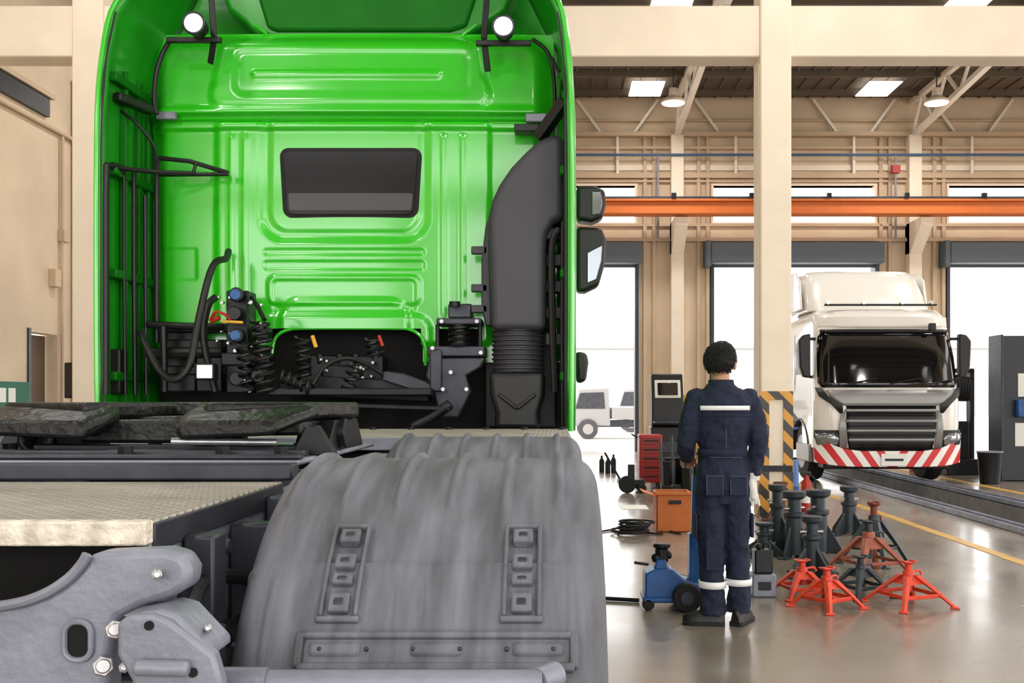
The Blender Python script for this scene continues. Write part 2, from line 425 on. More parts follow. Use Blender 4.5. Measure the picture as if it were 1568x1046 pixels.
# ------------------------------------------------------------------ green tractor truck (seen from behind)
TC=-1.155
T=G('green_tractor_truck',(TC,4.5,0))
PY=5.85; PS=F/PY
def sd(x,y,x0,y0,x1,y1,r):
    cx,cy=(x0+x1)/2,(y0+y1)/2; qx=abs(x-cx)-(x1-x0)/2+r; qy=abs(y-cy)-(y1-y0)/2+r
    return math.hypot(max(qx,0),max(qy,0))+min(max(qx,qy),0)-r
def emb(d,w):
    t=min(1,max(0,.5-d/w)); return t*t*(3-2*t)
def ss(a,b,x):
    t=min(1,max(0,(x-a)/(b-a))); return t*t*(3-2*t)
def ga(x,c,w): return math.exp(-((x-c)/w)**2)
def panel_h(x,y):
    v=.10*emb(sd(x,y,232,52,852,760,52)+18,36)
    if y<196:
        v+=.035*ss(60,180,y)
        k=(y-70)*.18
        v+=.020*emb(sd(x,y,352-k,66,736+k,176,22),16)
        v-=.006*emb(sd(x,y,372,90,722,158,16),14)
        v+=.012*emb(sd(x,y,398,121,680,132,5),8)
    v+=.03*(1-ss(184,192,y))*ss(170,184,y)
    v-=.020*ga(y,190,3)
    v+=.020*ss(193,197,y)*(1-ss(204,211,y))
    if y>196:
        mid=emb(sd(x,y,343,196,752,530,12),12)
        v+=.020*mid
        v-=.015*emb(sd(x,y,411,150,660,374,34),16)
        v+=.008*emb(sd(x,y,424,170,647,360,28),10)
        f=ss(208,222,y)*(1-ss(480,500,y))
        for c in (366,386): v+=.006*ga(x,c,4)*f
        for c in (683,712): v+=.006*ga(x,c,4)*f
        v-=.006*emb(sd(x,y,415,387,655,396,5),6)
        v-=.006*emb(sd(x,y,415,405,655,418,5),6)
        v+=.010*emb(sd(x,y,421,427,649,470,12),7)
        v-=.007*emb(sd(x,y,428,433,642,480,9),7)
        v+=.018*emb(sd(x,y,440,462,632,620,30),12)
        v+=.016*emb(sd(x,y,405,486,664,640,24),12)
        v-=.005*emb(sd(x,y,251,385,312,432,4),5)
    v+=.02*math.cos((x-545)/300*math.pi/2)+.012*math.sin((y-200)/300*math.pi)*(1 if y>200 else 0)
    return v
def arch(x,y): return sd(x,y,417,505,652,760,34)<0
q=T.p('cab_rear_panel',GREEN,ang=60)
x0,x1,y0,y1,st=236,848,54,556,2.0
nx=int((x1-x0)/st); ny=int((y1-y0)/st); grid={}
def keep(x,y):
    if arch(x,y): return False
    if y>506 and x<650: return False
    if y>506 and sd(x,y,676,462,738,640,30)<0: return False
    return True
for i in range(nx+1):
    for j in range(ny+1):
        px=x0+i*st; py=y0+j*st
        grid[i,j]=q.bm.verts.new((X_(px,PY),PY-panel_h(px,py),Z_(py,PY)))
for i in range(nx):
    for j in range(ny):
        if keep(x0+(i+.5)*st,y0+(j+.5)*st): q.bm.faces.new((grid[i,j],grid[i+1,j],grid[i+1,j+1],grid[i,j+1]))
for v in [v for v in q.bm.verts if not v.link_faces]: q.bm.verts.remove(v)
q=T.p('arch_lip',GREEN)
lp=[(418,560),(418,535),(424,516),(440,506),(470,503),(600,503),(628,505),(645,516),(652,535),(652,560)]
q.tube([(X_(a,PY-.15),PY-.16,Z_(b_,PY-.15)) for a,b_ in lp],.010,smooth=4)
def rp(x0,y0,x1,y1,r,Y,skew=0):
    return [( X_(a,Y),Z_(b_,Y)) for a,b_ in [(a+(skew*(b_-y0)/(y1-y0) if a<(x0+x1)/2 else -skew*(b_-y0)/(y1-y0)),b_) for a,b_ in rrect(x0,y0,x1,y1,r)]]
T.p('window_seal',RUB,.006).prism(rp(427,226,646,334,14,5.70,6),5.705,5.80)
T.p('window_glass',CABGL).prism(rp(434,232,639,328,10,5.69,6),5.692,5.745)
T.p('window_reflection_band',mat('painted_reflection',(46,44,48),.3)).prism(rp(441,296,632,322,3,5.69,2),5.6905,5.6925)  # grey band painted low on the glass as a reflection
cw0,cw1=-2.38,.07
q=T.p('cab_shell',GREEN,.06,seg=4); q.b2(cw0,cw1,5.9,8.05,1.62,3.55)
T.p('cab_lower_sides',GREEN,.03).b2(cw0,cw1,7.0,8.1,.55,1.65)
T.p('windshield',GLASS,.02).b2(cw0+.12,cw1-.12,8.04,8.09,2.2,3.1)
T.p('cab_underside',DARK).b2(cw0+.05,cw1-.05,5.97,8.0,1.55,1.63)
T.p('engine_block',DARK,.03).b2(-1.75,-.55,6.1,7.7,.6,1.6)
T.p('underbody_shade_sheet',DARK).b2(cw0+.03,cw1-.03,6.05,6.1,.75,1.9)  # dark sheet added as the shade behind the cab underside
T.p('arch_shade_sheet',DARK).b2(X_(250,5.87),X_(842,5.87),5.862,5.895,1.2,Z_(504,5.87))  # dark sheet added so the arch opening looks shaded, hides the green shell
q=T.p('lower_left_skirt',GREEN,.01); q.b2(X_(252,5.84),X_(292,5.84),5.80,5.86,Z_(508,5.84),Z_(500,5.84)); q.b2(X_(312,5.84),X_(416,5.84),5.83,5.861,Z_(530,5.84),Z_(504,5.84))
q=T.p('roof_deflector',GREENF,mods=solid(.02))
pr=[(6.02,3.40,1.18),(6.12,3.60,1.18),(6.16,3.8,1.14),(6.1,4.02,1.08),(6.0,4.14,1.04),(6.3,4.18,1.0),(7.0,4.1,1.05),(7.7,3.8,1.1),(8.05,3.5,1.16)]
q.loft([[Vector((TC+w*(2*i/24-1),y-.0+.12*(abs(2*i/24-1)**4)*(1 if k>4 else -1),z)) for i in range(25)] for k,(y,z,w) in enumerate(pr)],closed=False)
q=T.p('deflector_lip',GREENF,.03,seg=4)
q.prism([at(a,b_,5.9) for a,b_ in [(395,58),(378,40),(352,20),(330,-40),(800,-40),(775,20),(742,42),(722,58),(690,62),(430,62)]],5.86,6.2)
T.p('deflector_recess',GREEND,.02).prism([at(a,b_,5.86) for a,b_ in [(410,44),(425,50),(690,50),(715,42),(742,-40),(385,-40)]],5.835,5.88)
T.p('deflector_crease',GREEN).tube([(*[at(a,b_,5.8)[0]],5.83,at(a,b_,5.8)[1]) for a,b_ in [(388,36),(402,46),(425,55),(560,56),(690,55),(712,47),(728,36)]],.010,smooth=4)
def fairing(sgn):
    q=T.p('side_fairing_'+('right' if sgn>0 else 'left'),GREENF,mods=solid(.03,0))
    lv=[(1.235,1.25,5.22),(1.5,1.252,5.2),(2.3,1.255,5.2),(2.9,1.25,5.2),(3.2,1.235,5.22),(3.45,1.205,5.26),(3.62,1.14,5.34),(3.9,1.0,5.45),(4.1,.9,5.6)]
    rows=[]
    for z,w,ye in lv:
        r=[]
        for k in range(9):
            t=k/8; y=ye+(6.0-ye)*t
            r.append(Vector((TC+sgn*(w-.035*t*t-(.03 if k==0 else 0)),y,z)))
        rows.append(r)
    q.loft(rows,closed=False)
    e=T.p('fairing_edge_'+('right' if sgn>0 else 'left'),GREEN)
    e.tube([(TC+sgn*(w-.012),ye,z) for z,w,ye in lv],.013,10,smooth=3)
    e=T.p('fairing_seal_'+('right' if sgn>0 else 'left'),BLACK)
    e.tube([(TC+sgn*(w-.034),ye+.01,z) for z,w,ye in lv[:6]],.010,8,smooth=3)
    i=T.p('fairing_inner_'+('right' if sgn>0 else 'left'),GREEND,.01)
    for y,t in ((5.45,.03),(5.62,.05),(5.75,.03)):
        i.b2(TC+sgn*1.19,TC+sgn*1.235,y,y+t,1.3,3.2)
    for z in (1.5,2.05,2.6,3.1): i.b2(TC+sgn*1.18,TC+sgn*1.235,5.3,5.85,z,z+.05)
fairing(1); fairing(-1)
def P3(px,py,Y): 
    a,c=at(px,py,Y); return (a,Y,c)
q=T.p('left_tubes',BLACK)
q.tube([P3(163,252,5.22),P3(162,300,5.22),P3(162,604,5.22)],.019)
q.tube([P3(190,265,5.4),P3(190,400,5.4),P3(192,604,5.4)],.010)
q.tube([P3(205,265,5.5),P3(205,400,5.5),P3(207,604,5.5)],.013)
q.tube([P3(222,300,5.55),P3(224,604,5.55)],.012)
q.tube([P3(240,262,5.6),P3(240,400,5.6),P3(240,525,5.6)],.015)
q.tube([P3(262,60,5.62),P3(250,80,5.6),P3(240,110,5.6),P3(236,150,5.6),P3(240,175,5.6)],.014,smooth=4)
q.tube([P3(172,60,5.4),P3(166,100,5.4),P3(170,125,5.4),P3(182,150,5.4)],.008,smooth=4)
q.tube([P3(185,170,5.45),P3(212,192,5.45),P3(236,225,5.5),P3(238,262,5.55)],.009,smooth=4)
q.tube([P3(160,252,5.25),P3(200,260,5.4),P3(245,264,5.5),P3(300,266,5.62)],.013)
q.tube([P3(243,242,5.6),P3(290,247,5.6),P3(350,265,5.62)],.013); q.tube([P3(243,242,5.6),P3(243,268,5.6),P3(350,267,5.62)],.011)
q.tube([P3(300,250,5.6),P3(296,266,5.6)],.01)
q.tube([P3(350,385,5.6),P3(346,396,5.5),P3(330,402,5.4),P3(318,430,5.35),P3(302,500,5.3),P3(290,560,5.25),P3(268,582,5.25),P3(245,568,5.3),P3(224,530,5.35),P3(216,508,5.4)],.019,10,smooth=5)
q.tube([P3(225,497,5.55),P3(300,500,5.55),P3(340,500,5.6)],.02); q.tube([P3(222,540,5.55),P3(340,540,5.6)],.03)
q.tube([P3(250,500,5.5),P3(252,600,5.5)],.02); q.tube([P3(330,455,5.55),P3(318,470,5.5),P3(312,520,5.45),P3(330,600,5.45)],.02,smooth=4)
q=T.p('left_hinge_clamps',BLACK,.01)
q.beam(P3(177,148,5.35),P3(232,170,5.6),.06,.05); q.beam(P3(170,255,5.3),P3(190,262,5.4),.04,.05)
q.b2(X_(170,5.4),X_(190,5.4),5.35,5.45,Z_(604,5.4),Z_(535,5.4))
T.p('latch_plates',GREY,.006).b2(X_(240,5.68),X_(270,5.68),5.66,5.7,Z_(184,5.68),Z_(172,5.68))
T.p('latch_plates',GREY).b2(X_(805,5.68),X_(840,5.68),5.66,5.7,Z_(188,5.68),Z_(175,5.68))
q=T.p('right_latch',BLACK,.008); q.b2(X_(788,5.66),X_(825,5.66),5.6,5.7,Z_(205,5.66),Z_(194,5.66))
q.beam(P3(825,212,5.5),P3(865,155,5.4),.06,.06); q.tube([P3(845,90,5.5),P3(866,130,5.3),P3(866,240,5.3),P3(866,655,5.3)],.012)
q.tube([P3(815,60,5.7),P3(838,80,5.68),P3(848,120,5.66),P3(850,190,5.66)],.012,smooth=4)
for px,pyy,bx_,by_ in ((298,37,322,98),(771,42,747,110)):
    X,Z=at(px,pyy,5.45)
    T.p('work_lamp_body',BLACK,.006).cyl((X,5.44,Z),(X,5.53,Z),.062,.05,24)
    T.p('work_lamp_lens',LENS).cyl((X,5.432,Z),(X,5.44,Z),.052,n=24)
    T.p('work_lamp_guard',GREYD).torus((X,5.435,Z),.057,.007,'y')
    q=T.p('work_lamp_bracket',BLACK,.005)
    q.b2(X_(px-42,5.55),X_(px+42,5.55),5.53,5.56,Z-.07,Z-.04)
    q.beam(P3(bx_,by_,5.62),P3(bx_-6+12*(px<500),60,5.55),.035,.012,(0,1,0)); q.beam(P3(bx_-6+12*(px<500),60,5.55),P3(bx_,-30,5.6),.035,.012,(0,1,0))
sn=[(846,206),(858,206),(864,216),(864,335),(848,342),(838,358),(836,380),(836,506),(752,506),(749,380),(747,335),(753,308),(765,282),(783,256),(806,232),(826,215)]
T.p('air_intake_snorkel',CHAR,.045,seg=5).prism([at(a,b_,5.4) for a,b_ in sn],5.38,5.7)
T.p('snorkel_side_rib',CHAR,.01).prism([at(a,b_,5.55) for a,b_ in [(744,500),(738,470),(738,400),(744,350),(750,330),(754,500)]],5.5,5.6)
q=T.p('snorkel_tabs',CHAR,.006)
for y in (382,440,472): q.b2(X_(738,5.5)-.06,X_(738,5.5)+.03,5.5,5.54,Z_(y+7,5.5),Z_(y-5,5.5))
for y in (360,400,440,480,520): q.b2(X_(836,5.45),X_(862,5.45),5.45,5.55,Z_(y+9,5.5),Z_(y-9,5.5))
q=T.p('snorkel_bellows',CHAR)
xm,rx=(X_(752,5.5)+X_(834,5.5))/2,(X_(834,5.5)-X_(752,5.5))/2
rg=[]
for i in range(37):
    t=i/36; zz=Z_(506,5.5)+(Z_(570,5.5)-Z_(506,5.5))*t; k=1 if i%4<2 else .93
    rg.append((xm,5.55,zz,rx*k,.15*k))
q.limb(rg,28)
q=T.p('air_filter_box',BLACK,.03,seg=3)
zt,zb=Z_(570,5.5),Z_(657,5.5)
q.loft([[Vector((xm+a*w,5.55+c*.17,z)) for a,c in ((-1,-1),(1,-1),(1,1),(-1,1))] for z,w in ((zt,rx*1.02),(zt-.13,rx),(zt-.22,rx*.8),(zb,rx*.85))])
q=T.p('air_filter_ribs',BLACK,.006)
q.beam((xm-.1,5.37,zt-.12),(xm,5.37,zt-.2),.02,.03,(0,1,0)); q.beam((xm+.1,5.37,zt-.12),(xm,5.37,zt-.2),.02,.03,(0,1,0))
def bx(part,m,px0,py0,px1,py1,Y,d,bev=.008):
    T.p(part,m,bev).b2(X_(px0,Y),X_(px1,Y),Y,Y+d,Z_(py1,Y),Z_(py0,Y))
bx('cab_suspension_right',GREYD,668,487,737,497,5.45,.2)
bx('cab_suspension_right',GREYD,686,465,722,487,5.55,.1)
bx('cab_suspension_right',GREYD,655,530,742,546,5.45,.2)
bx('cab_suspension_right',GREYD,658,535,676,600,5.42,.12)
T.p('cab_suspension_casting',GREYD,.01).prism([at(a,b_,5.4) for a,b_ in [(655,547),(742,547),(735,562),(712,575),(720,600),(700,640),(672,640),(662,600),(650,575)]],5.45,5.6)
q=T.p('damper',BLACKM); q.cyl(P3(703,488,5.5),P3(703,535,5.5),.045,n=20); q.cyl(P3(670,497,5.5),P3(670,531,5.5),.012); q.cyl(P3(735,497,5.5),P3(735,531,5.5),.012)
q.helix(P3(703,495,5.5),P3(703,530,5.5),.055,.010,4)
q.cyl(P3(696,462,5.48),P3(696,470,5.48),.03)
q=T.p('suspension_bolts',STEEL)
for a,c in ((678,596),(714,596),(662,533),(736,540),(690,570),(676,492),(730,492)): q.cyl(P3(a,c,5.38),P3(a,c,5.46),.011,n=8)
q=T.p('suspension_arm',GREYD,.01)
q.prism([at(a,b_,5.5) for a,b_ in [(590,568),(620,572),(668,590),(668,602),(640,600),(586,583)]],5.45,5.5)
q=T.p('cab_cross_beam',BLACKM,.01)
q.beam(P3(540,622,5.3),P3(690,626,5.3),.05,.03); q.beam(P3(430,590,5.6),P3(660,600,5.6),.1,.12)
q.tube([P3(690,618,5.3),P3(660,640,5.3),P3(630,655,5.3)],.03,smooth=3)
q=T.p('gearbox',BLACKM,.02,seg=3)
q.b2(X_(478,5.8),X_(592,5.8),5.7,5.85,Z_(590,5.8),Z_(545,5.8)); q.b2(X_(500,5.8),X_(560,5.8),5.65,5.8,Z_(600,5.8),Z_(560,5.8))
for a in (490,520,545,575): q.cyl(P3(a,540,5.72),P3(a,560,5.72),.025)
q=T.p('gearbox_fittings',STEEL)
for i in range(14): 
    a=485+random.random()*105; c=548+random.random()*40; q.cyl(P3(a,c,5.64),P3(a+2,c,5.72),.005+random.random()*.007,n=8)
q=T.p('coiled_air_lines',BLACK)
q.helix(P3(462,516,5.4),P3(468,602,5.4),.035,.009,7); q.helix(P3(570,518,5.45),P3(576,545,5.45),.04,.009,3); q.helix(P3(545,560,5.4),P3(530,605,5.4),.035,.009,4)
q.helix(P3(398,490,5.3),P3(408,600,5.3),.045,.010,9); q.helix(P3(430,575,5.3),P3(478,596,5.3),.03,.009,5); q.helix(P3(372,520,5.3),P3(380,600,5.3),.035,.009,6)
q.tube([P3(478,590,5.3),P3(500,560,5.4),P3(540,550,5.5),P3(600,580,5.5)],.012,smooth=5)
q.tube([P3(405,490,5.3),P3(395,470,5.35),P3(385,455,5.4)],.012,smooth=3)
q=T.p('hose_connectors',YEL); q.cyl(P3(478,514,5.38),P3(484,532,5.38),.011); q.cyl(P3(340,492,5.3),P3(372,494,5.3),.008)
q=T.p('hose_connectors_red',REDC); q.cyl(P3(322,492,5.32),P3(336,486,5.32),.014); q.tube([P3(322,490,5.3),P3(330,478,5.28),P3(345,482,5.28),P3(352,490,5.3)],.008,smooth=3); q.cyl(P3(580,514,5.4),P3(586,530,5.4),.01)
bx('connector_tower',BLACKM,346,445,380,602,5.4,.15); bx('connector_tower',BLACKM,338,540,412,560,5.38,.12); bx('connector_tower',BLACKM,384,500,410,520,5.38,.1)
q=T.p('connector_sockets',BLACK,.004)
for a,c in ((362,451),(362,514),(358,480),(395,575),(362,580)): q.cyl(P3(a,c,5.30),P3(a,c,5.42),.036,.04,18)
q=T.p('connector_caps',BLUEC,.003)
for a,c in ((360,451),(360,514)): q.cyl(P3(a,c,5.285),P3(a,c,5.305),.028,n=16)
q=T.p('connector_bits',STEEL)
for i in range(26):
    a=330+random.random()*80; c=455+random.random()*145; q.cyl(P3(a,c,5.33),P3(a+3,c,5.42),.004+random.random()*.006,n=8)
bx('reverse_lamp_body',BLACK,298,556,327,582,5.22,.08); bx('reverse_lamp_lens',LENS,301,559,324,579,5.21,.012,.004)
for c in (495,520,560): bx('left_bracketry',BLACKM,248,c,345,c+14,5.62,.1)
bx('left_bracketry',BLACKM,255,505,300,600,5.66,.1); bx('left_bracketry',BLACKM,300,520,340,600,5.6,.1)
bx('deflector_floor',BLACKM,410,594,660,606,5.3,.4)
q=T.p('right_tubes',BLACK); q.tube([P3(856,350,5.4),P3(845,380,5.4),P3(846,500,5.4),P3(850,600,5.4)],.02,smooth=4); q.tube([P3(862,340,5.35),P3(861,500,5.35),P3(862,655,5.35)],.012)
T.p('right_lower_panel',BLACKM,.01).b2(X_(742,5.8),X_(852,5.8),5.8,5.85,Z_(655,5.8),Z_(505,5.8))
q=T.p('wing_mirror_right',BLACK,.03,seg=4)
q.prism([at(a,b_,7.3) for a,b_ in [(882,290),(910,290),(925,297),(927,318),(922,338),(905,345),(882,342)]],7.15,7.35)
q.prism([at(a,b_,7.3) for a,b_ in [(882,352),(920,354),(927,372),(924,412),(916,440),(895,450),(882,450)]],7.15,7.35)
q.prism([at(a,b_,7.3) for a,b_ in [(880,540),(897,542),(900,556),(896,585),(882,588)]],7.1,7.25)
q=T.p('wing_mirror_glass',mat('mirror_glass',(120,125,130),.1,1),.005)
q.prism([at(a,b_,7.3) for a,b_ in [(905,300),(919,300),(921,318),(917,334),(905,336)]],7.14,7.152)
q.prism([at(a,b_,7.3) for a,b_ in [(898,392),(921,380),(919,405),(912,432),(898,438)]],7.14,7.152)
T.p('mirror_arms',BLACK).beam(P3(872,315,7.3),P3(886,315,7.3),.08,.06)
T.p('wing_mirror_left',BLACK,.03,seg=4).b2(TC-1.52,TC-1.27,7.15,7.35,2.17,2.95)
# --- chassis
q=T.p('frame_rails',GREY,.006)
for s in (1,-1):
    xo=TC+s*.495
    q.b2(xo-s*.012,xo,1.62,8.0,.93,1.188); q.b2(xo-s*.08,xo,1.62,8.0,1.176,1.188); q.b2(xo-s*.08,xo,1.62,8.0,.93,.942)
q=T.p('cross_members',GREYD,.01)
for y in (1.9,2.45,3.5,4.8): q.b2(TC-.49,TC+.49,y,y+.1,.95,1.15)
T.p('near_deck_plate',DECK,.002).b2(TC-.5,TC+.497,1.63,2.40,1.190,1.202)
T.p('near_deck_lip',DECKE,.004).b2(TC-.5,TC+.497,1.60,1.632,1.164,1.204)
T.p('near_deck_side',GREYD,.003).b2(TC+.485,TC+.5,1.63,2.40,1.15,1.198)
T.p('far_deck_plate',DECK,.002).b2(TC-1.12,TC+1.22,3.95,5.12,1.235,1.25)
T.p('far_deck_edge',GREY,.003).b2(TC-1.12,TC+1.22,3.93,3.95,1.2,1.25)
q=T.p('far_deck_bolts',BLACKM)
for i in range(12): q.cyl((TC-.9+i*.19,5.0,1.25),(TC-.9+i*.19,5.0,1.262),.018,n=8)
T.p('fifth_wheel_subplate',GREY,.006).b2(TC-.9,TC+.52,2.46,3.5,1.236,1.25)
q=T.p('subframe_bars',GREYD,.006); q.b2(TC-.95,TC+.52,2.40,2.47,1.205,1.245); q.b2(TC-.95,TC+.52,2.47,2.52,1.25,1.262)
T.p('subframe_light_bar',GREYD,.006).b2(TC-.95,TC+.50,2.60,2.66,1.25,1.268)
q=T.p('subplate_bolts',BLACKM)
for x in (-.8,-.5,-.35,.05,.3,.45): 
    for y in (2.56,2.75): q.cyl((TC+x,y,1.25),(TC+x,y,1.28),.02,n=6)
# fifth wheel
FX,FY=-1.11,3.02
ol=[]
for i in range(33):
    a=math.radians(-25+230*i/32); ol.append((FX+.5*math.cos(a),FY+.05+.36*math.sin(a)))
ol+= [(FX-.42,FY-.26),(FX-.16,FY-.32),(FX-.07,FY-.12),(FX-.045,FY+.02),(FX+.045,FY+.02),(FX+.07,FY-.12),(FX+.16,FY-.32),(FX+.42,FY-.26)]
T.p('fifth_wheel_plate',GREASE,.012,seg=3).prism(ol,1.345,1.392,'xy')
T.p('fifth_wheel_skirt',GREASE,.01,seg=2).prism([(FX+(x-FX)*.95,FY+(y-FY)*.95) for x,y in ol],1.30,1.346,'xy')
q=T.p('fifth_wheel_ramps',GREASE,.015,seg=3)
for s in (-1,1):
    R=[]
    for y,z0,a0,a1 in ((FY-.24,1.388,.10,.45),(FY-.34,1.366,.10,.41),(FY-.42,1.342,.12,.37)):
        R.append([Vector((FX+s*a,y,z)) for a,z in ((a0,z0-.05),(a1,z0-.04),(a1+.01,z0-.01),(a1-.03,z0),(a0+.03,z0),(a0,z0-.01))])
    q.loft(R)
T.p('coupling_lock',GREASE,.01).b2(FX-.14,FX+.14,FY-.16,FY+.1,1.28,1.352); T.p('coupling_lock',GREASE).b2(FX-.2,FX+.2,FY-.28,FY-.22,1.28,1.345)
q=T.p('fifth_wheel_pedestals',BLACKM,.01)
for s in (-1,1):
    q.prism([(FY-.22,1.25),(FY-.12,1.34),(FY+.2,1.34),(FY+.3,1.25)],FX+s*.42-.05,FX+s*.42+.05,'yz')
    q.cyl((FX+s*.36,FY-.05,1.3),(FX+s*.49,FY-.05,1.3),.045)
    q.prism([(FX+s*.40,1.25),(FX+s*.52,1.25),(FX+s*.47,1.33),(FX+s*.44,1.33)],FY-.35,FY-.3)
q.torus((FX-.31,FY-.3,1.29),.03,.010,'y',sc=(1.3,1,1)); q.torus((FX+.22,FY-.3,1.29),.03,.010,'y',sc=(1.3,1,1))
q.beam((FX-.3,FY-.32,1.27),(FX+.45,FY-.3,1.265),.03,.02)
T.p('release_handle',STEEL).cyl((FX+.1,FY-.40,1.29),(FX+.36,FY-.34,1.285),.010)
# fenders
def fender(tag,cy,x0,x1,full=True):
    q=T.p('mudguard_'+tag,FEND,mods=solid(.008),ang=180)
    R,cz=.60,.67; n=240; th0,th1,m=-80,82,150; rows=[]
    for j in range(m+1):
        th=math.radians(th0+(th1-th0)*j/m); dg=math.degrees(th); row=[]
        for i in range(n+1):
            u=i/n; x=x0+(x1-x0)*u; d=min(x-x0,x1-x); e=.055
            rr=R-(e*(1-math.sqrt(max(0,1-((e-d)/e)**2))) if d<e else 0)*1.2
            fade=ss(-72,-62,dg)
            for k in range(6):
                c=.085+k*.158
                w=u-c
                end=1-ss(27.5,29.5,dg+6*max(0,abs(w+.01)-.012)/.05)
                rr+=.0125*fade*end*ss(-.030,-.006,w)*(1-ss(.004,.011,w))
            if dg>29:
                rr+=.005*ss(43.0,44.2,dg)
                f2=ss(46,48,dg)*(1-ss(60,63,dg))
                for c in (.10,.36,.44,.52,.60,.90): rr+=.003*f2*emb(abs(u-c)-.008,.014)
            rr+=.006*(ss(43.2,43.6,dg)*(1-ss(44.3,44.7,dg)))
            row.append(Vector((x,cy-rr*math.sin(th),cz+rr*math.cos(th))))
        rows.append(row)
    q.loft(rows,closed=False)
    def ob(part,m,th,x,dx,dt,dn,off=0,bev=.004):
        t=math.radians(th); r=R+off
        T.p(part,m,bev).box((x,cy-r*math.sin(t),cz+r*math.cos(t)),(dx,dt,dn),(t,0,0))
    if full:
        for xc in (x0+.187,x1-.15):
            for s in (-1,1):
                for th in (38,42.5,47,51.5): ob('mudguard_brackets_'+tag,FEND,th,xc+s*.030,.008,.052,.018,.007)
            ob('mudguard_brackets_'+tag,FEND,35.8,xc,.066,.010,.018,.007); ob('mudguard_brackets_'+tag,FEND,54.5,xc,.075,.012,.018,.007)
            for th,dt in ((38.5,.032),(44,.03),(47.5,.022),(51.8,.036)):
                ob('mudguard_brackets_'+tag,FEND,th,xc,.036,dt,.022,.009,.007)
                ob('mudguard_inserts_'+tag,GREYD,th,xc,.018,dt*.4,.022,.0105,.003)
        xa,xb=x0+.13,x1-.06
        ob('mudguard_lower_bar_'+tag,FEND,57.4,(xa+xb)/2,xb-xa,.012,.026,.010); ob('mudguard_lower_bar_'+tag,FEND,62.5,(xa+xb)/2,xb-xa,.014,.030,.012)
        ob('mudguard_lower_bar_'+tag,FEND,59.8,(xa+xb)/2,xb-xa-.01,.046,.014,.007)
        for s in (xa,xb): ob('mudguard_lower_bar_'+tag,FEND,59.8,s,.014,.06,.028,.010,.006)
        for k in range(3): ob('mudguard_lower_lugs_'+tag,FEND,59.6,xa+.06+k*(xb-xa-.12)/2,.09,.026,.022,.008,.008)
        for k in range(6): ob('mudguard_bolts_'+tag,GREYD,59.6,xa+.035+k*(xb-xa-.07)/5,.007,.007,.022,.010,.002)
fender('near_right',2.2,-.56,.092); fender('far_right',3.5,-.57,.092,False)
fender('near_left',2.2,2*TC-.092,2*TC+.56); fender('far_left',3.5,2*TC-.092,2*TC+.57,False)
for i,(cy) in enumerate((2.2,3.5)):
    for s in (1,-1):
        for k,dx in enumerate((.86,1.15)):
            wheel(T,'rear_%d_%s_%d'%(i,'r' if s>0 else 'l',k),TC+s*(dx-.06),cy,.53,.53,.27,s)
    T.p('axle_tubes',BLACKM).cyl((TC-1.1,cy,.53),(TC+1.1,cy,.53),.07); T.p('axle_diff',BLACKM).sph((TC,cy,.53),(.2,.22,.2))
for s in (1,-1): wheel(T,'front_'+('r' if s>0 else 'l'),TC+s*1.03,7.4,.53,.53,.33,s)
T.p('fuel_tank',GREYD,.05,seg=4).b2(TC+.55,TC+1.2,4.25,5.6,.45,1.1); T.p('fuel_tank_left',GREYD,.05,seg=4).b2(TC-1.2,TC-.55,4.25,5.6,.45,1.1)
q=T.p('mudguard_support_tube',GREY); q.cyl((-.60,1.56,.958),(-.02,1.56,.958),.019,n=20); q.cyl((-.60,1.56,.958),(-.45,1.56,.958),.023,n=20); q.cyl((-.03,1.56,.958),(-.0,1.60,.958),.022,n=20)
q.cyl((-.55,1.56,.958),(-.66,1.75,.98),.019)
E=1.52
q=T.p('rear_end_plate',GREY,.012,seg=3)
q.prism([at(a,b_,E) for a,b_ in [(-240,940),(-40,932),(30,924),(75,908),(108,886),(128,862),(134,850),(158,846),(205,844),(250,842),(280,850),(292,872),(290,898),(262,915),(215,930),(180,948),(168,990),(160,1110),(-240,1110)]],E,E+.06)
T.p('rear_plate_hole',DARK).prism([at(a,b_,E-.001) for a,b_ in rrect(104,955,139,1006,15)],E-.002,E+.02)
T.p('rear_plate_hole_rim',GREY).tube([(*[at(a,b_,E)[0]],E-.003,at(a,b_,E)[1]) for a,b_ in rrect(100,951,141,1010,18)+[rrect(100,951,141,1010,18)[0]]],.005)
T.p('rear_plate_flange',GREY).tube([(at(a,b_,E)[0],E-.006,at(a,b_,E)[1]) for a,b_ in [(-240,938),(-40,930),(30,922),(75,906),(108,884),(128,862),(136,848)]],.008,smooth=4)
q=T.p('rear_bolts',STEEL,.002)
for a,c,r in ((176,964,.010),(158,1020,.011),(190,1022,.006),(222,945,.007),(240,880,.006),(318,962,.005)):
    q.cyl(P3(a,c,E-.04),P3(a,c,E+.02),r,n=12); q.cyl(P3(a,c,E-.022),P3(a,c,E-.012),r*1.5,n=6)
q=T.p('rear_hinge_bracket',GREY,.008,seg=3)
q.prism([at(a,b_,1.46) for a,b_ in [(183,952),(200,940),(238,938),(262,948),(330,1000),(342,1040),(345,1110),(225,1110),(205,1040),(183,1000)]],1.45,1.48)
q.prism([at(a,b_,1.5) for a,b_ in [(200,935),(262,925),(285,932),(335,985),(335,1000),(262,950)]],1.46,1.56)
q.cyl(P3(205,1022,1.44),P3(290,1024,1.44),.012)
q=T.p('hinge_holes',DARK)
for a,c in ((228,958),(295,1030)): q.cyl(P3(a,c,1.446),P3(a,c,1.452),.007)
q=T.p('rail_side_brackets',GREYD,.006)
q.b2(-.655,-.60,1.75,1.82,.98,1.16); q.b2(-.655,-.57,2.0,2.06,.9,1.15); q.b2(-.655,-.6,2.25,2.35,.95,1.18); q.b2(-.66,-.56,1.66,1.70,.95,1.02)
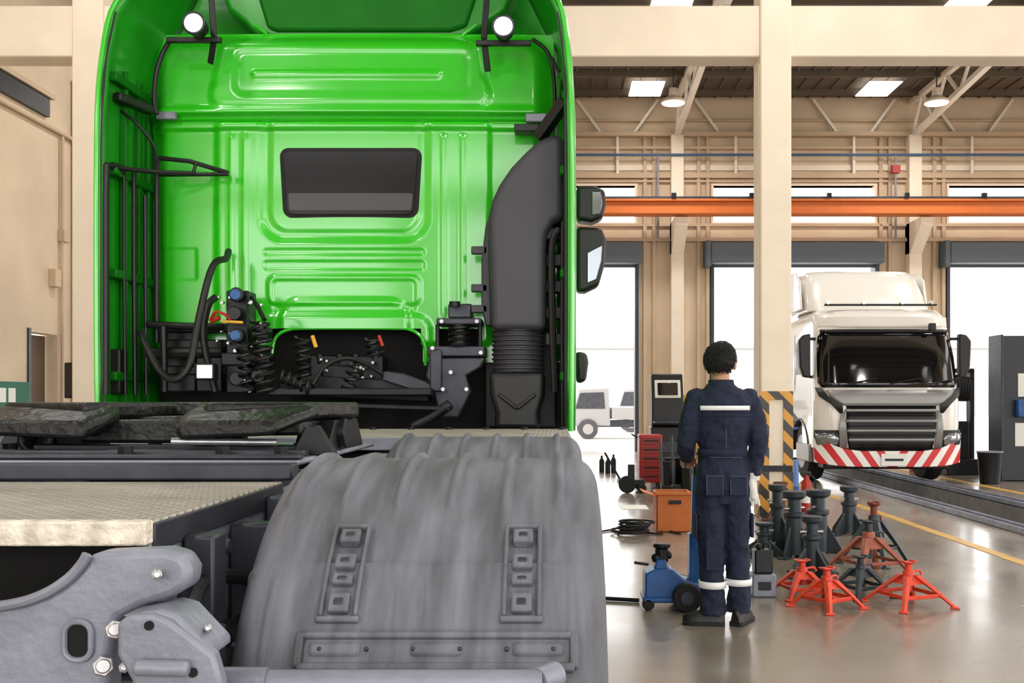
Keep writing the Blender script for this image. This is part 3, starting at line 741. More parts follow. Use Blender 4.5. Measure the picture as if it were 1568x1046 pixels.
for y,z in ((1.7,1.12),(1.75,1.05),(1.9,1.12),(2.1,1.1),(1.85,1.0),(2.2,1.02)): q.cyl((-.66,y,z),(-.62,y,z),.018,n=6)
q=T.p('rail_side_hoses',BLACK); q.tube([(-.62,1.62,.93),(-.61,1.66,1.05),(-.62,1.8,1.08),(-.6,2.1,1.02),(-.62,2.4,1.0)],.014,smooth=5)
q.tube([(-.6,1.6,.95),(-.59,1.75,.98),(-.6,2.2,.96)],.02,smooth=5)
T.p('rear_gap_shade_sheet',DARK).b2(TC-.48,TC+.44,1.75,1.77,.9,1.165)  # near-black sheet added as the shade inside the end plate opening
T.done()

# ------------------------------------------------------------------ white truck facing camera
W=G('white_truck',(5.5,16.3,0),world=False)
def foot(hw,fy,by,n=26,D=.45,e=4.0,off=0):
    o=[(-hw-off,by)]
    for i in range(n+1):
        t=math.pi*(1-i/n); c,s=math.cos(t),math.sin(t)
        o.append(((hw+off)*math.copysign(abs(c)**(2/e),c),fy+D*(1-abs(s)**(2/e))-off))
    o.append((hw+off,by)); return o
lv=[(.60,1.2,.02,1.0),(1.0,1.21,-.02,1.0),(1.35,1.21,-.02,2.25),(1.62,1.2,.04,2.3),(2.1,1.18,.14,2.3),(2.55,1.14,.27,2.3),(2.7,1.12,.31,2.3),(2.82,1.09,.38,2.3),(2.91,1.03,.50,2.28),(2.96,.92,.68,2.2)]
def lev(z):
    for a,b_ in zip(lv,lv[1:]):
        if a[0]<=z<=b_[0]:
            t=(z-a[0])/(b_[0]-a[0]); return (a[1]+(b_[1]-a[1])*t,a[2]+(b_[2]-a[2])*t)
    return lv[0][1:3]
W.p('cab_body',WHITE,ang=50).loft([[Vector((x,y,z)) for x,y in foot(hw,fy,by)] for z,hw,fy,by in lv])
def skinpatch(part,m,zs,xf0,xf1,off,n=24,mods=None,e=4.0):
    rows=[]
    for z in zs:
        k0,k1=xf0,xf1
        if isinstance(z,tuple): z,k0,k1=z
        hw,fy=lev(z); r=[]
        for i in range(n+1):
            x=(k0+(k1-k0)*i/n); c=min(1,abs(x)); s=(1-c**e)**(1/e)
            y=fy+.45*(1-s)
            r.append(Vector((x*(hw+off),y-off,z)))
        rows.append(r)
    W.p(part,m,mods=mods or solid(.01,0)).loft(rows,closed=False)
skinpatch('windshield',GLASS,[(1.60,-.90,.90),(1.68,-.95,.95),1.9,2.1,2.3,(2.45,-.95,.95),(2.54,-.90,.90)],-.955,.955,.012)
skinpatch('upper_black_band',BLACK,[2.52,2.57],-.92,.92,.02)
skinpatch('nose_panel',SILVER,[(1.30,-.60,.60),(1.36,-.70,.70),(1.45,-.80,.80),(1.56,-.86,.86)],0,0,.028)
skinpatch('grille_black',BLACK,[(.58,-.56,.56),(.7,-.58,.58),(1.0,-.60,.60),(1.30,-.60,.60)],0,0,.012)
skinpatch('grille_surround',SILVER,[(1.20,-.60,.60),(1.245,-.61,.61)],0,0,.05,mods=solid(.03,0))
for z,k in ((1.03,.59),(.87,.58),(.72,.56)):
    skinpatch('grille_bar_%d'%int(z*100),SILVER,[(z,-k,k),(z+.045,-k,k)],0,0,.045,mods=solid(.02,0))
for z in (1.14,.965,.81): skinpatch('grille_slat_%d'%int(z*100),BLACKM,[(z,-.58,.58),(z+.015,-.58,.58)],0,0,.03,mods=solid(.02,0))
for s in (-1,1):
    skinpatch('corner_deflector_%d'%s,BLACK,[(1.18,s*.64,s*.68),(1.32,s*.64,s*.78),(1.46,s*.82,s*.93),(1.60,s*.90,s*.97)],0,0,.035,n=10)
    skinpatch('grille_cheek_%d'%s,SILVER,[(.60,s*.58,s*.68),(.95,s*.60,s*.69),(1.2,s*.61,s*.66)],0,0,.03,n=8)
    skinpatch('headlight_housing_%d'%s,BLACK,[(.60,s*.68,s*.97),(.72,s*.66,s*.985),(.90,s*.70,s*.985)],0,0,.02,n=12)
    skinpatch('headlight_%d'%s,HEAD,[(.66,s*.71,s*.95),(.76,s*.69,s*.97),(.85,s*.76,s*.97)],0,0,.035,n=12)
    W.p('headlight_lamps',LENS).cyl((s*.98,.11,.76),(s*.98,.05,.76),.035); W.p('headlight_lamps',LENS).cyl((s*1.08,.2,.76),(s*1.08,.13,.76),.03)
    q=W.p('mirrors',BLACK,.04,seg=3); q.prism([(s*1.24,1.76),(s*1.24,2.50),(s*1.36,2.48),(s*1.44,2.38),(s*1.42,1.95),(s*1.36,1.78)],.28,.42); q.beam((s*1.1,.45,2.42),(s*1.33,.4,2.42),.05,.05); q.beam((s*1.12,.45,1.76),(s*1.33,.4,1.82),.05,.05)
    W.p('side_window',GLASS,.01).box((s*1.185,1.15,2.15),(.02,.75,.62))
    W.p('side_steps',SILVER,.02).box((s*1.17,.9,.5),(.12,.9,.3)); W.p('door_seam',BLACK).box((s*1.201,1.55,1.8),(.006,.015,1.5))
    wheel(W,'front_%d'%s,s*1.02,1.15,.5,.5,.32,s); wheel(W,'rear_%d'%s,s*.98,4.8,.5,.5,.5,s)
    W.p('wheel_arch',BLACK,mods=solid(.03)).loft([[Vector((s*x,1.15-.6*math.cos(math.pi*i/16),.5+.58*math.sin(math.pi*i/16))) for i in range(17)] for x in (.8,1.22)],closed=False)
    W.p('chassis_rails',BLACKM,.01).box((s*.42,3.2,.85),(.08,5.5,.25))
W.p('under_bumper',BLACK,.03).box((0,.5,.5),(2.1,.6,.5))
q=W.p('chevron_bumper',CHEV,.01)
top=[(-1.22,.76),(-1.05,.70),(-.8,.60),(-.5,.56),(.5,.56),(.8,.60),(1.05,.70),(1.22,.76)]
bot=[(-1.2,.36),(-1.0,.33),(-.8,.31),(-.5,.30),(.5,.30),(.8,.31),(1.0,.33),(1.2,.36)]
def by(x): return -.08+.3*(abs(x)/1.25)**5
q.loft([[Vector((a[0],by(a[0]),a[1])),Vector((c[0],by(c[0]),c[1])),Vector((c[0],by(c[0])+.08,c[1])),Vector((a[0],by(a[0])+.08,a[1]))] for a,c in zip(top,bot)])
W.p('number_plate',PAPER,.005).box((.02,-.095,.42),(.42,.015,.2)); W.p('plate_text',BLACK).box((.02,-.104,.42),(.3,.004,.04))
q=W.p('roof_spoiler',WHITE,.02,ang=50)
q.loft([[Vector((x-.06,y,z)) for x,y in foot(hw,fy,2.25,D=.35,e=3)] for z,hw,fy in ((2.93,1.04,.80),(3.2,1.04,.95),(3.42,1.0,1.10),(3.60,.97,1.25),(3.68,.92,1.4),(3.71,.8,1.7))])
q=W.p('roof_spoiler_fins',WHITE,.02)
for s in (-1,1): q.prism([(1.2,2.98),(1.35,3.5),(1.6,3.68),(2.4,3.72),(2.4,2.98)],s*1.1-.06-.02,s*1.1-.06+.02,'yz')
W.p('roof_horn_bar',BLACK,.01).box((-.0,.52,3.0),(1.9,.05,.035)); 
for x in (-.9,-.3,.35,.85): W.p('roof_lamps',CHROME).cyl((x,.46,3.04),(x,.54,3.04),.035)
W.p('sun_visor',WHITE,.02,seg=3).loft([[Vector((x,.28+.25*(abs(x)/1.15)**4-d,z)) for x in [(-1.08+2.16*i/16) for i in range(17)]] for d,z in ((0,2.58),(.05,2.62),(.02,2.78))],closed=False)
q=W.p('wipers',BLACKM)
for x in (-.7,.0,.65): q.cyl((x,.0,1.66),(x+.5,.03,1.75),.012)
W.p('camera_pod',BLACK,.01).box((.72,.12,2.6),(.1,.1,.12))
q=W.p('dashboard_reflection_cards',PAPER,.004); q.box((.1,.115,1.68),(.5,.01,.03))
W.p('rear_body',BLACKM,.03).box((0,3.6,1.1),(1.6,1.6,.3))
W.done()

# distant outdoor vehicles and buildings
def pickup(x,y,s=1.0,rz=0):
    g=G('white_delivery_truck',(x,y,-.02),world=False,rotz=rz,scale=s)
    g.p('cab',WHITEO,.05,seg=3).prism([(-1.2,.5),(-1.2,1.0),(-.95,1.9),(.2,1.95),(.25,.5)],-.85,.85,'xz')
    g.p('windows',GREYD,.02).prism([(-1.08,1.15),(-.9,1.75),(.0,1.78),(.05,1.15)],-.87,.87,'xz')
    g.p('cargo_bed',WHITEO,.02).b2(.3,3.2,-.9,.9,.75,1.2); g.p('chassis',GREYD).b2(-1.0,3.1,-.6,.6,.45,.7)
    q=g.p('tyres',CHAR)
    for xx in (-.6,2.3):
        for yy in (-.8,.8): q.cyl((xx,yy-.12,.38),(xx,yy+.12,.38),.38,n=28)
    q=g.p('hubs',SILVER)
    for xx in (-.6,2.3): q.cyl((xx,-.94,.38),(xx,-.92,.38),.2,n=20)
    g.done()
pickup(1.75,36.5,.95); pickup(3.9,44,1.0); pickup(-2.5,46,1)
g=G('distant_building',(10,95,0)); g.p('hall',mat('distant_wall',(168,168,168),.9),.05).b2(-30,45,90,100,-.02,6); q=g.p('bays',mat('distant_bay',(150,151,153),.9))
for i in range(12): q.b2(-28+i*6,-24.5+i*6,89.9,90,0,4)
g.p('roof',mat('distant_roof',(174,174,174),.9)).b2(-31,46,89.5,100,6,6.5); g.done()

# ------------------------------------------------------------------ worker
def remesh(v,disp=0,ds=.15,sm=6):
    def f(o):
        q=o.modifiers.new('r','REMESH'); q.mode='VOXEL'; q.voxel_size=v; q.use_smooth_shade=True
        q=o.modifiers.new('s','SMOOTH'); q.iterations=sm; q.factor=.5
        if disp:
            t=bpy.data.textures.new('folds','CLOUDS'); t.noise_scale=ds; t.noise_depth=2
            q=o.modifiers.new('d','DISPLACE'); q.texture=t; q.strength=disp; q.mid_level=.5; q.texture_coords='LOCAL'
    return f
H=G('workshop_mechanic',(1.03,6.2,0),world=False)
q=H.p('coverall',NAVY,mods=remesh(.008,.030,.07,4))
q.limb([(.012,0,.76,.14,.11),(.012,.0,.84,.165,.128),(.012,-.01,.92,.168,.135),(.014,0,1.0,.155,.12),(.014,0,1.07,.142,.108),(.014,0,1.12,.150,.112),(.012,-.005,1.22,.172,.122),(.010,-.01,1.32,.192,.128),(.010,-.01,1.39,.198,.12),(.010,-.01,1.44,.165,.10),(.008,0,1.475,.105,.08),(.005,.01,1.51,.066,.064)],28)
q.limb([(-.068,0,.88,.092,.115),(-.066,0,.76,.096,.11),(-.06,.005,.62,.088,.098),(-.056,.01,.47,.078,.086),(-.052,.0,.32,.074,.082),(-.05,-.005,.17,.074,.08),(-.048,-.005,.065,.078,.084)],22)
q.limb([(.092,0,.88,.092,.115),(.094,0,.76,.096,.11),(.10,.01,.62,.086,.098),(.106,.015,.47,.076,.086),(.112,.01,.32,.071,.08),(.116,.005,.17,.071,.078),(.118,.005,.08,.074,.08)],22)
q.taper([(-.15,0,1.41),(-.185,-.02,1.30),(-.215,-.01,1.14),(-.20,.10,1.07),(-.17,.24,1.03)],[.066,.068,.058,.052,.045])
q.taper([(.17,0,1.41),(.205,-.01,1.30),(.235,-.03,1.15),(.222,-.01,1.04),(.205,.0,.95)],[.066,.068,.058,.052,.044])
q=H.p('collar',NAVY,mods=solid(.01,0)); q.limb([(.005,.005,1.475,.082,.08),(.004,.008,1.52,.074,.074)],24)
def arcband(part,m,cx,cy,z,h,rx,ry,a0,a1,n=24,th=.006):
    H.p(part,m,mods=solid(th,0)).loft([[Vector((cx+rx*math.cos(math.radians(a0+(a1-a0)*i/n)),cy+ry*math.sin(math.radians(a0+(a1-a0)*i/n)),zz)) for i in range(n+1)] for zz in (z,z+h)],closed=False)
arcband('back_stripe',REFL,.010,-.01,1.335,.028,.203,.142,222,318)
arcband('waistband',NAVY,.014,0,1.05,.045,.152,.122,0,360,40)
arcband('leg_band_l',REFL,-.051,-.003,.235,.042,.083,.092,0,360,32); arcband('leg_band_r',REFL,.114,.007,.25,.04,.080,.089,0,360,32)
arcband('back_yoke_seam',NAVY,.010,-.01,1.30,.006,.20,.14,215,325)
STITCH=mat('stitching',(105,110,135),.8)
for cx in (-.058,.088):
    q=H.p('back_pockets',NAVY,.006); q.box((cx,-.135,.88),(.11,.016,.13),(-.08,0,0))
    q=H.p('pocket_stitching',STITCH)
    for a in (-.05,.05): q.box((cx+a,-.1455,.88),(.002,.003,.12),(-.08,0,0))
    q.box((cx,-.149,.935),(.1,.003,.002)); q.box((cx,-.142,.825),(.1,.003,.002))
H.p('thigh_pocket',NAVY,.008).box((-.158,.0,.62),(.02,.11,.15)); H.p('thigh_pocket',NAVY).box((.192,.01,.62),(.02,.11,.15))
H.p('knee_patch',NAVY,.006).box((-.055,-.092,.45),(.1,.012,.2)); 
q=H.p('pocket_stitching',STITCH); q.box((.014,-.128,1.2),(.002,.003,.2)); q.box((.014,-.122,1.048),(.2,.003,.002))
hr=-.30
def hrot(p,c=(.0,.015,1.632)):
    x,y,z=p; ca,sa=math.cos(hr),math.sin(hr); return Vector((c[0]+x*ca-y*sa,c[1]+x*sa+y*ca,c[2]+z))
q=H.p('neck',SKIN); q.limb([(.004,.01,1.46,.062,.06),(.002,.012,1.53,.056,.058),(0,.02,1.60,.058,.06)],20)
q=H.p('head',SKIN); nu,nv=40,32; rings=[]
for j in range(nv+1):
    ph=math.pi*j/nv; r=[]
    for i in range(nu):
        a=2*math.pi*i/nu; x=math.sin(ph)*math.cos(a); y=math.sin(ph)*math.sin(a); z=math.cos(ph)
        X=x*.080; Y=y*.096; Z=z*.115
        if z<0: X*=1+.20*z; Y*=1+.12*z; 
        if y>0:
            Y*=.93; Y+=.022*math.exp(-((x/.14)**2))*math.exp(-(((z+.15)/.16)**2))
            Y-=.008*math.exp(-(((abs(x)-.38)/.16)**2))*math.exp(-(((z-.05)/.12)**2))
            Y+=.006*math.exp(-((x/.3)**2))*math.exp(-(((z+.48)/.07)**2))
            Y+=.010*math.exp(-((x/.4)**2))*math.exp(-(((z+.85)/.15)**2))
        r.append(hrot((X,Y,Z)))
    rings.append(r)
q.loft(rings,cap=False)
q=H.p('ears',SKIN)
for s in (-1,1):
    q.sph(hrot((s*.090,-.004,-.016)),(.013,.02,.032)); 
q=H.p('eyes',PAPER)
for s in (-1,1): q.sph(hrot((s*.03,.078,.006)),(.012,.01,.008))
q=H.p('irises',BLACK)
for s in (-1,1): q.sph(hrot((s*.03,.086,.006)),(.005,.004,.005))
q=H.p('eyebrows',HAIR)
for s in (-1,1): q.cyl(hrot((s*.018,.088,.026)),hrot((s*.045,.078,.026)),.004)
H.p('mouth',mat('lips',(170,95,85),.5)).sph(hrot((0,.086,-.053)),(.022,.006,.006))
def hairk(x,y,z):
    face=ss(.15,.45,y)*(1-ss(.35,.62,z)); low=1-ss(-.66,-.50,z); side=(1-ss(-.20,.05,z))*ss(-.30,-.05,y)
    return max(face,low,side)
q=H.p('hair',HAIR,ang=180); rings=[]; nu,nv=48,36
for j in range(nv+1):
    ph=math.pi*j/nv; r=[]
    for i in range(nu):
        a=2*math.pi*i/nu; x=math.sin(ph)*math.cos(a); y=math.sin(ph)*math.sin(a); z=math.cos(ph)
        k=(1.04+.13*ss(-.5,.3,z))*(1-.4*hairk(x,y,z))
        r.append(hrot((x*.083*k,y*.096*k-.004,z*.112*k)))
    rings.append(r)
q.loft(rings,cap=False)
q=H.p('hair_locks',HAIR,ang=180)
rr_=random.Random(3)
for _ in range(4200):
    z=rr_.uniform(-.6,1); a=rr_.uniform(0,2*math.pi); s_=math.sqrt(1-z*z); x=s_*math.cos(a); y=s_*math.sin(a)
    if hairk(x,y,z)>.3: continue
    k=1.03+.13*ss(-.5,.3,z); L=.010+.022*ss(-.45,.4,z)
    nrm=Vector((x,y,z)); dn=Vector((0,0,-1)); tg=(dn-nrm*dn.dot(nrm)); 
    tg=(tg+Vector((rr_.uniform(-.28,.28),rr_.uniform(-.28,.28),rr_.uniform(-.1,.1)))+Vector((.25,.3,0))*ss(.4,.9,z)).normalized()
    p=Vector((x*.083*k,y*.096*k-.004,z*.112*k)); m_=p+tg*L*.5+nrm*.004; e_=p+tg*L+nrm*rr_.uniform(-.003,.004)
    sd_=nrm.cross(tg).normalized()*.0022
    q.loft([[hrot(p+sd_),hrot(p-sd_),hrot(p+nrm*.003)],[hrot(m_+sd_),hrot(m_-sd_),hrot(m_+nrm*.002)],[hrot(e_+sd_*.1),hrot(e_-sd_*.1),hrot(e_+nrm*.0003)]],cap=False)
def hand(part,m,w,d,n,curl,side,sc=1.0,thumb=.6):
    w=Vector(w);d=Vector(d).normalized();n=Vector(n);n=(n-d*n.dot(d)).normalized();l=d.cross(n)*side
    q=H.p(part,m,mods=remesh(.0035,0,.1,2))
    def ring(c,a,b_): return [c+l*a*math.cos(2*math.pi*i/14)+n*b_*math.sin(2*math.pi*i/14) for i in range(14)]
    q.loft([ring(w-d*.03*sc,.026*sc,.021*sc),ring(w+d*.005*sc,.028*sc,.020*sc),ring(w+d*.04*sc,.038*sc,.018*sc),ring(w+d*.085*sc,.041*sc,.015*sc),ring(w+d*.098*sc,.036*sc,.011*sc)])
    for k,(o,L) in enumerate(((.031,.95),(.0105,1.08),(-.0105,1.0),(-.031,.78))):
        p=w+d*.088*sc+l*o*sc; a=0; pts=[p-d*.02*sc,p]
        for s_,c in ((.040,curl*.8),(.026,curl*1.2),(.021,curl*.8)):
            a+=c*(1+.08*k); p=p+(d*math.cos(a)+n*math.sin(a))*s_*L*sc; pts.append(p)
        q.taper(pts,[.0095*sc,.0092*sc,.0085*sc,.0078*sc,.0068*sc],10)
    p=w+d*.022*sc+l*.026*sc; t1=p+(l*.72+d*.6+n*thumb*.5).normalized()*.042*sc; t2=t1+(l*.25+d*.8+n*thumb).normalized()*.03*sc; t3=t2+(l*-.1+d*.8+n*thumb*1.2).normalized()*.025*sc
    q.taper([p,t1,t2,t3],[.013*sc,.0115*sc,.0105*sc,.008*sc],10)
hand('left_hand',SKIN,(-.165,.262,1.026),(.3,1,-.12),(.25,-.1,-1),.95,1,1.0)
hand('right_gloved_hand',GLOVE,(.205,.0,.915),(.06,.05,-1),(-1,.25,0),.38,1,1.18)
q=H.p('right_glove_cuff',GLOVE,mods=solid(.004,0)); q.limb([(.205,0,.945,.045,.043),(.203,0,.90,.038,.035)],20)
q=H.p('held_spare_glove',GLOVE,mods=remesh(.004,.006,.03,2)); q.taper([(.185,-.03,.89),(.19,-.045,.85),(.195,-.05,.80)],[.02,.030,.028]); 
for i in range(4): q.taper([(.175+i*.014,-.05,.81),(.165+i*.022,-.055,.76-.01*(i%2))],[.011,.009],8)
def shoe(tag,x,y,ang,L=.27):
    ca,sa=math.cos(ang),math.sin(ang)
    def tr(u,v,z): return Vector((x+u*ca-v*sa,y+u*sa+v*ca,z))
    sec=[(-.075,.028,.07),(-.06,.038,.105),(-.02,.042,.12),(.03,.043,.105),(.08,.046,.075),(.13,.048,.06),(.165,.040,.05),(.185,.022,.038)]
    q=H.p('shoe_'+tag,BLACK,.0); R=[]
    for u,w,h in sec:
        R.append([tr(u,w*math.cos(t)*(1 if math.sin(t)<.3 else .85),.018+max(0,math.sin(t))*h if math.sin(t)>0 else .018) for t in [2*math.pi*i/18 for i in range(18)]])
    q.loft(R)
    so=H.p('sole_'+tag,RUB,.004); pl=[(u,w+.006) for u,w,h in sec]+[(u,-w-.006) for u,w,h in sec[::-1]]
    so.loft([[tr(u,v,z) for u,v in pl] for z in (0.0,.026)])
shoe('left',-.05,-.01,math.radians(172)); shoe('right',.118,.0,math.radians(60))
H.done()

# ------------------------------------------------------------------ blue service jack with handle
g=G('blue_trolley_jack',(.8,6.72,0))
q=g.p('body',BLUE,.012,seg=2)
q.prism([(.60,.06),(.60,.24),(.66,.27),(.78,.27),(.86,.2),(1.0,.16),(1.0,.06)],6.62,6.84)
q.prism([(.66,.26),(.68,.33),(.74,.33),(.76,.26)],6.66,6.8)
q.b2(.585,1.02,6.60,6.86,.05,.09)
g.p('pump_unit',BLACKM,.01).cyl((.72,6.73,.30),(.72,6.73,.40),.045); g.p('pump_unit',BLACKM).cyl((.66,6.70,.33),(.78,6.76,.35),.03); g.p('pump_unit',BLACKM).cyl((.72,6.73,.40),(.72,6.73,.43),.06)
q=g.p('side_lever',BLACKM); q.cyl((.62,6.65,.30),(.53,6.6,.32),.01)
q=g.p('wheels',RUB,.008)
for y in (6.56,6.88): q.cyl((.87,y-.03,.095),(.87,y+.03,.095),.095,n=30)
q.cyl((.62,6.6,.04),(.62,6.66,.04),.04)
q=g.p('hubs',GREYD); 
for y in (6.525,6.912): q.cyl((.87,y,.095),(.87,y+.01,.095),.045,n=16); 
g.p('hubs',GREYD).cyl((.87,6.53,.095),(.87,6.91,.095),.015)
q=g.p('handle_post',BLUE,.006); q.beam((.93,6.72,.1),(.935,6.62,.9),.045,.045); q.b2(.90,.97,6.66,6.78,.1,.5)
g.p('handle_post_upper',GREYD).cyl((.935,6.62,.9),(.93,6.58,1.0),.016)
g.p('handle_grip',YEL).tube([(.83,6.53,1.03),(.86,6.55,1.035),(.93,6.56,1.02),(.985,6.54,1.05),(.99,6.52,1.09)],.013,smooth=4)
g.done()
g=G('pry_bar',(.5,6.85,0)); g.p('bar',BLACKM).cyl((.2,6.98,.015),(.58,6.87,.015),.014); g.p('grip',RUB).cyl((.2,6.98,.016),(.3,6.95,.016),.016); g.done()

# ------------------------------------------------------------------ jack stands
def stand(px,py,top,cl,ct,base=.30,rz=.3,name='jack_stand',wide=1):
    Y=F*CH/(py-HY); x=X_(px,Y); h=(py-top)*Y/F
    g=G(name,(x,Y,0),world=False,rotz=rz)
    q=g.p('legs',cl,.004); c=.045*wide; zc=h*.68; bb=base/2
    for a,b_ in ((1,1),(1,-1),(-1,-1),(-1,1)):
        q.loft([[Vector((a*c*k+dx,b_*c*k+dy,z)) for dx,dy in ((-w,-w),(w,-w),(w,w),(-w,w))] for z,k,w in ((zc,.75,.022*wide),(zc*.5,(c+(bb-c)*.5)/c,.017*wide),(0.004,bb/c,.014*wide))])
        q.box((a*bb,b_*bb,.006),(.06,.06,.012),(0,0,math.atan2(b_,a)))
    for i,(a,b_) in enumerate(((1,1),(1,-1),(-1,-1),(-1,1))):
        n2=((1,-1),(-1,-1),(-1,1),(1,1))[i]; k=(c+(bb-c)*.62)
        q.beam((a*k,b_*k,zc*.38),(n2[0]*k,n2[1]*k,zc*.38),.008,.028)
        k2=c+(bb-c)*.12
        q.loft([[Vector((a*c*.8,b_*c*.8,zc)),Vector((n2[0]*c*.8,n2[1]*c*.8,zc))],[Vector((a*k2*1.15,b_*k2*1.15,zc*.72)),Vector((n2[0]*k2*1.15,n2[1]*k2*1.15,zc*.72))]],cap=False,closed=False)
    g.p('collar',cl,.004).cyl((0,0,zc*.72),(0,0,h*.78),.048*wide,.036*wide,16)
    g.p('post',ct,.003).cyl((0,0,h*.3),(0,0,h*.95),.024*wide,n=14)
    q=g.p('saddle',ct,.003); q.cyl((0,0,h*.93),(0,0,h*.97),.034*wide,.05*wide,16); q.b2(-.055*wide,-.03*wide,-.03,.03,h*.96,h); q.b2(.03*wide,.055*wide,-.03,.03,h*.96,h)
    g.p('ratchet_handle',ct).tube([(.03,0,h*.74),(.09*wide,0,h*.76),(.11*wide,0,h*.66)],.008,smooth=3)
    g.done()
def post_stand(px,py,top,cl,r=.07,rz=0.2,base=.34):
    Y=F*CH/(py-HY); x=X_(px,Y); h=(py-top)*Y/F
    g=G('heavy_axle_stand',(x,Y,0),world=False,rotz=rz)
    g.p('column',cl,.004).limb([(0,0,.02,r*.95,r*.95),(0,0,h*.6,r*.85,r*.85),(0,0,h*.62,r*1.05,r*1.05),(0,0,h*.68,r*1.05,r*1.05),(0,0,h*.69,r*.65,r*.65),(0,0,h*.9,r*.65,r*.65)],24)
    g.p('cap',cl,.004).limb([(0,0,h*.88,r*.8,r*.8),(0,0,h*.92,r*1.15,r*1.15),(0,0,h,r*1.2,r*1.2)],24)
    q=g.p('feet',cl,.005)
    for k in range(4):
        a=k*math.pi/2+.4; d=Vector((math.cos(a),math.sin(a),0)); s=Vector((-d.y,d.x,0))*.012
        q.loft([[d*r*.7+s+Vector((0,0,h*.5)),d*r*.7-s+Vector((0,0,h*.5)),d*r*.7-s,d*r*.7+s],[d*base*.62+s+Vector((0,0,.05)),d*base*.62-s+Vector((0,0,.05)),d*base*.62-s,d*base*.62+s]])
        q.box(d*base*.6+Vector((0,0,.008)),(.09,.09,.016),(0,0,a))
    g.p('pin',STEEL).cyl((-r*1.3,0,h*.74),(r*1.3,0,h*.74),.012)
    g.done()
stand(1228,912,856,ORG,ORG,.34,.2); stand(1266,930,868,ORG,ORG,.34,.6); stand(1391,926,858,ORG,ORG,.42,.35)
stand(1318,912,850,STGREY,STGREY,.32,.4)
stand(1330,880,795,mat('faded_red_paint',(150,80,62),.5,0,var=.3,vs=14),STGREY,.5,.3,wide=1.3)
stand(1338,862,768,STGREY,mat('rust_red',(120,52,45),.6),.42,.8,wide=1.2)
post_stand(1190,832,742,STGREY,.075); post_stand(1216,852,752,STGREY,.09,.5); post_stand(1252,846,750,STGREY,.10,.9); post_stand(1300,818,745,STGREY,.08,.2)
post_stand(1243,882,790,STGREY,.07,.1); post_stand(1170,850,800,STGREY,.07,.3); post_stand(1195,800,738,mat('dark_red_stand',(90,40,36),.5),.07)
g=G('steel_block_box',(1.49,7.15,0)); g.p('box',GREY,.01).b2(1.40,1.57,7.05,7.22,0,.16); g.p('lid_slots',BLACKM).b2(1.44,1.53,7.045,7.05,.05,.11); g.done()
g=G('oil_canister',(1.49,7.14,.16)); q=g.p('can',BLACKM,.012,seg=3); q.b2(1.42,1.55,7.07,7.19,.162,.33); q.cyl((1.46,7.13,.33),(1.46,7.13,.37),.022); g.p('handle',BLACKM).tube([(1.49,7.13,.33),(1.50,7.13,.37),(1.53,7.13,.37),(1.54,7.13,.33)],.008,smooth=3); g.done()
g=G('fire_extinguisher',(2.93,11.6,0)); g.p('body',REDC).limb([(2.93,11.6,0.0,.06,.06),(2.93,11.6,.42,.06,.06),(2.93,11.6,.48,.03,.03),(2.93,11.6,.52,.03,.03)],20)
g.p('valve',BLACKM,.004).b2(2.88,2.98,11.58,11.62,.52,.56); g.p('hose',RUB).tube([(2.95,11.58,.53),(3.02,11.56,.46),(3.01,11.55,.22)],.012,smooth=4); g.p('label',PAPER).limb([(2.93,11.6,.2,.0615,.0615),(2.93,11.6,.31,.0615,.0615)],20); g.done()
g=G('blue_oil_pump_drum',(2.95,12.6,0)); g.p('drum',BLUE).limb([(2.95,12.6,0,.13,.13),(2.95,12.6,.3,.132,.132),(2.95,12.6,.31,.137,.137),(2.95,12.6,.33,.132,.132),(2.95,12.6,.62,.13,.13),(2.95,12.6,.64,.12,.12)],24)
g.p('pump',BLACKM).cyl((2.95,12.6,.64),(2.95,12.6,1.0),.02); g.p('pump_handle',BLUE).cyl((2.85,12.6,1.0),(3.08,12.6,1.04),.015); g.done()
# carts, cabinets, boxes
g=G('diagnostic_machine_cart',(1.9,17,0))
q=g.p('cabinet',BLACK,.03,seg=3); q.b2(1.62,2.2,16.8,17.3,.12,.95); q.prism([(16.85,.95),(16.85,1.35),(17.0,1.84),(17.2,1.84),(17.3,.95)],1.64,2.18,'yz')
g.p('screen_frame',PAPER,.02).box((1.91,16.90,1.58),(.44,.03,.32),(-.3,0,0)); g.p('screen',GLASS,.01).box((1.91,16.88,1.58),(.34,.03,.22),(-.3,0,0))
g.p('keyboard_shelf',GREYD,.01).b2(1.66,2.16,16.6,16.85,1.0,1.04); g.p('drawers',GREYD,.01).b2(1.7,2.12,16.78,16.8,.25,.45); g.p('drawers',GREYD).b2(1.7,2.12,16.78,16.8,.5,.7)
q=g.p('castors',RUB)
for x in (1.68,2.14):
    for y in (16.86,17.24): q.cyl((x-.02,y,.06),(x+.02,y,.06),.06)
g.done()
g=G('red_tool_cabinet',(1.55,15.8,0)); g.p('body',REDC,.015).b2(1.32,1.68,15.6,16.0,.1,.85); q=g.p('drawer_fronts',mat('dark_red',(125,22,20),.4),.004)
for i in range(5): q.b2(1.34,1.66,15.585,15.6,.13+i*.14,.25+i*.14)
q=g.p('handles',BLACKM)
for i in range(5): q.cyl((1.38,15.57,.2+i*.14),(1.62,15.57,.2+i*.14),.008)
q=g.p('castors',RUB)
for x in (1.37,1.63):
    for y in (15.65,15.95): q.cyl((x-.02,y,.05),(x+.02,y,.05),.05)
g.p('push_handle',BLACKM).tube([(1.3,15.7,.8),(1.22,15.7,.85),(1.22,15.9,.85),(1.3,15.9,.8)],.012,smooth=3)
g.done()
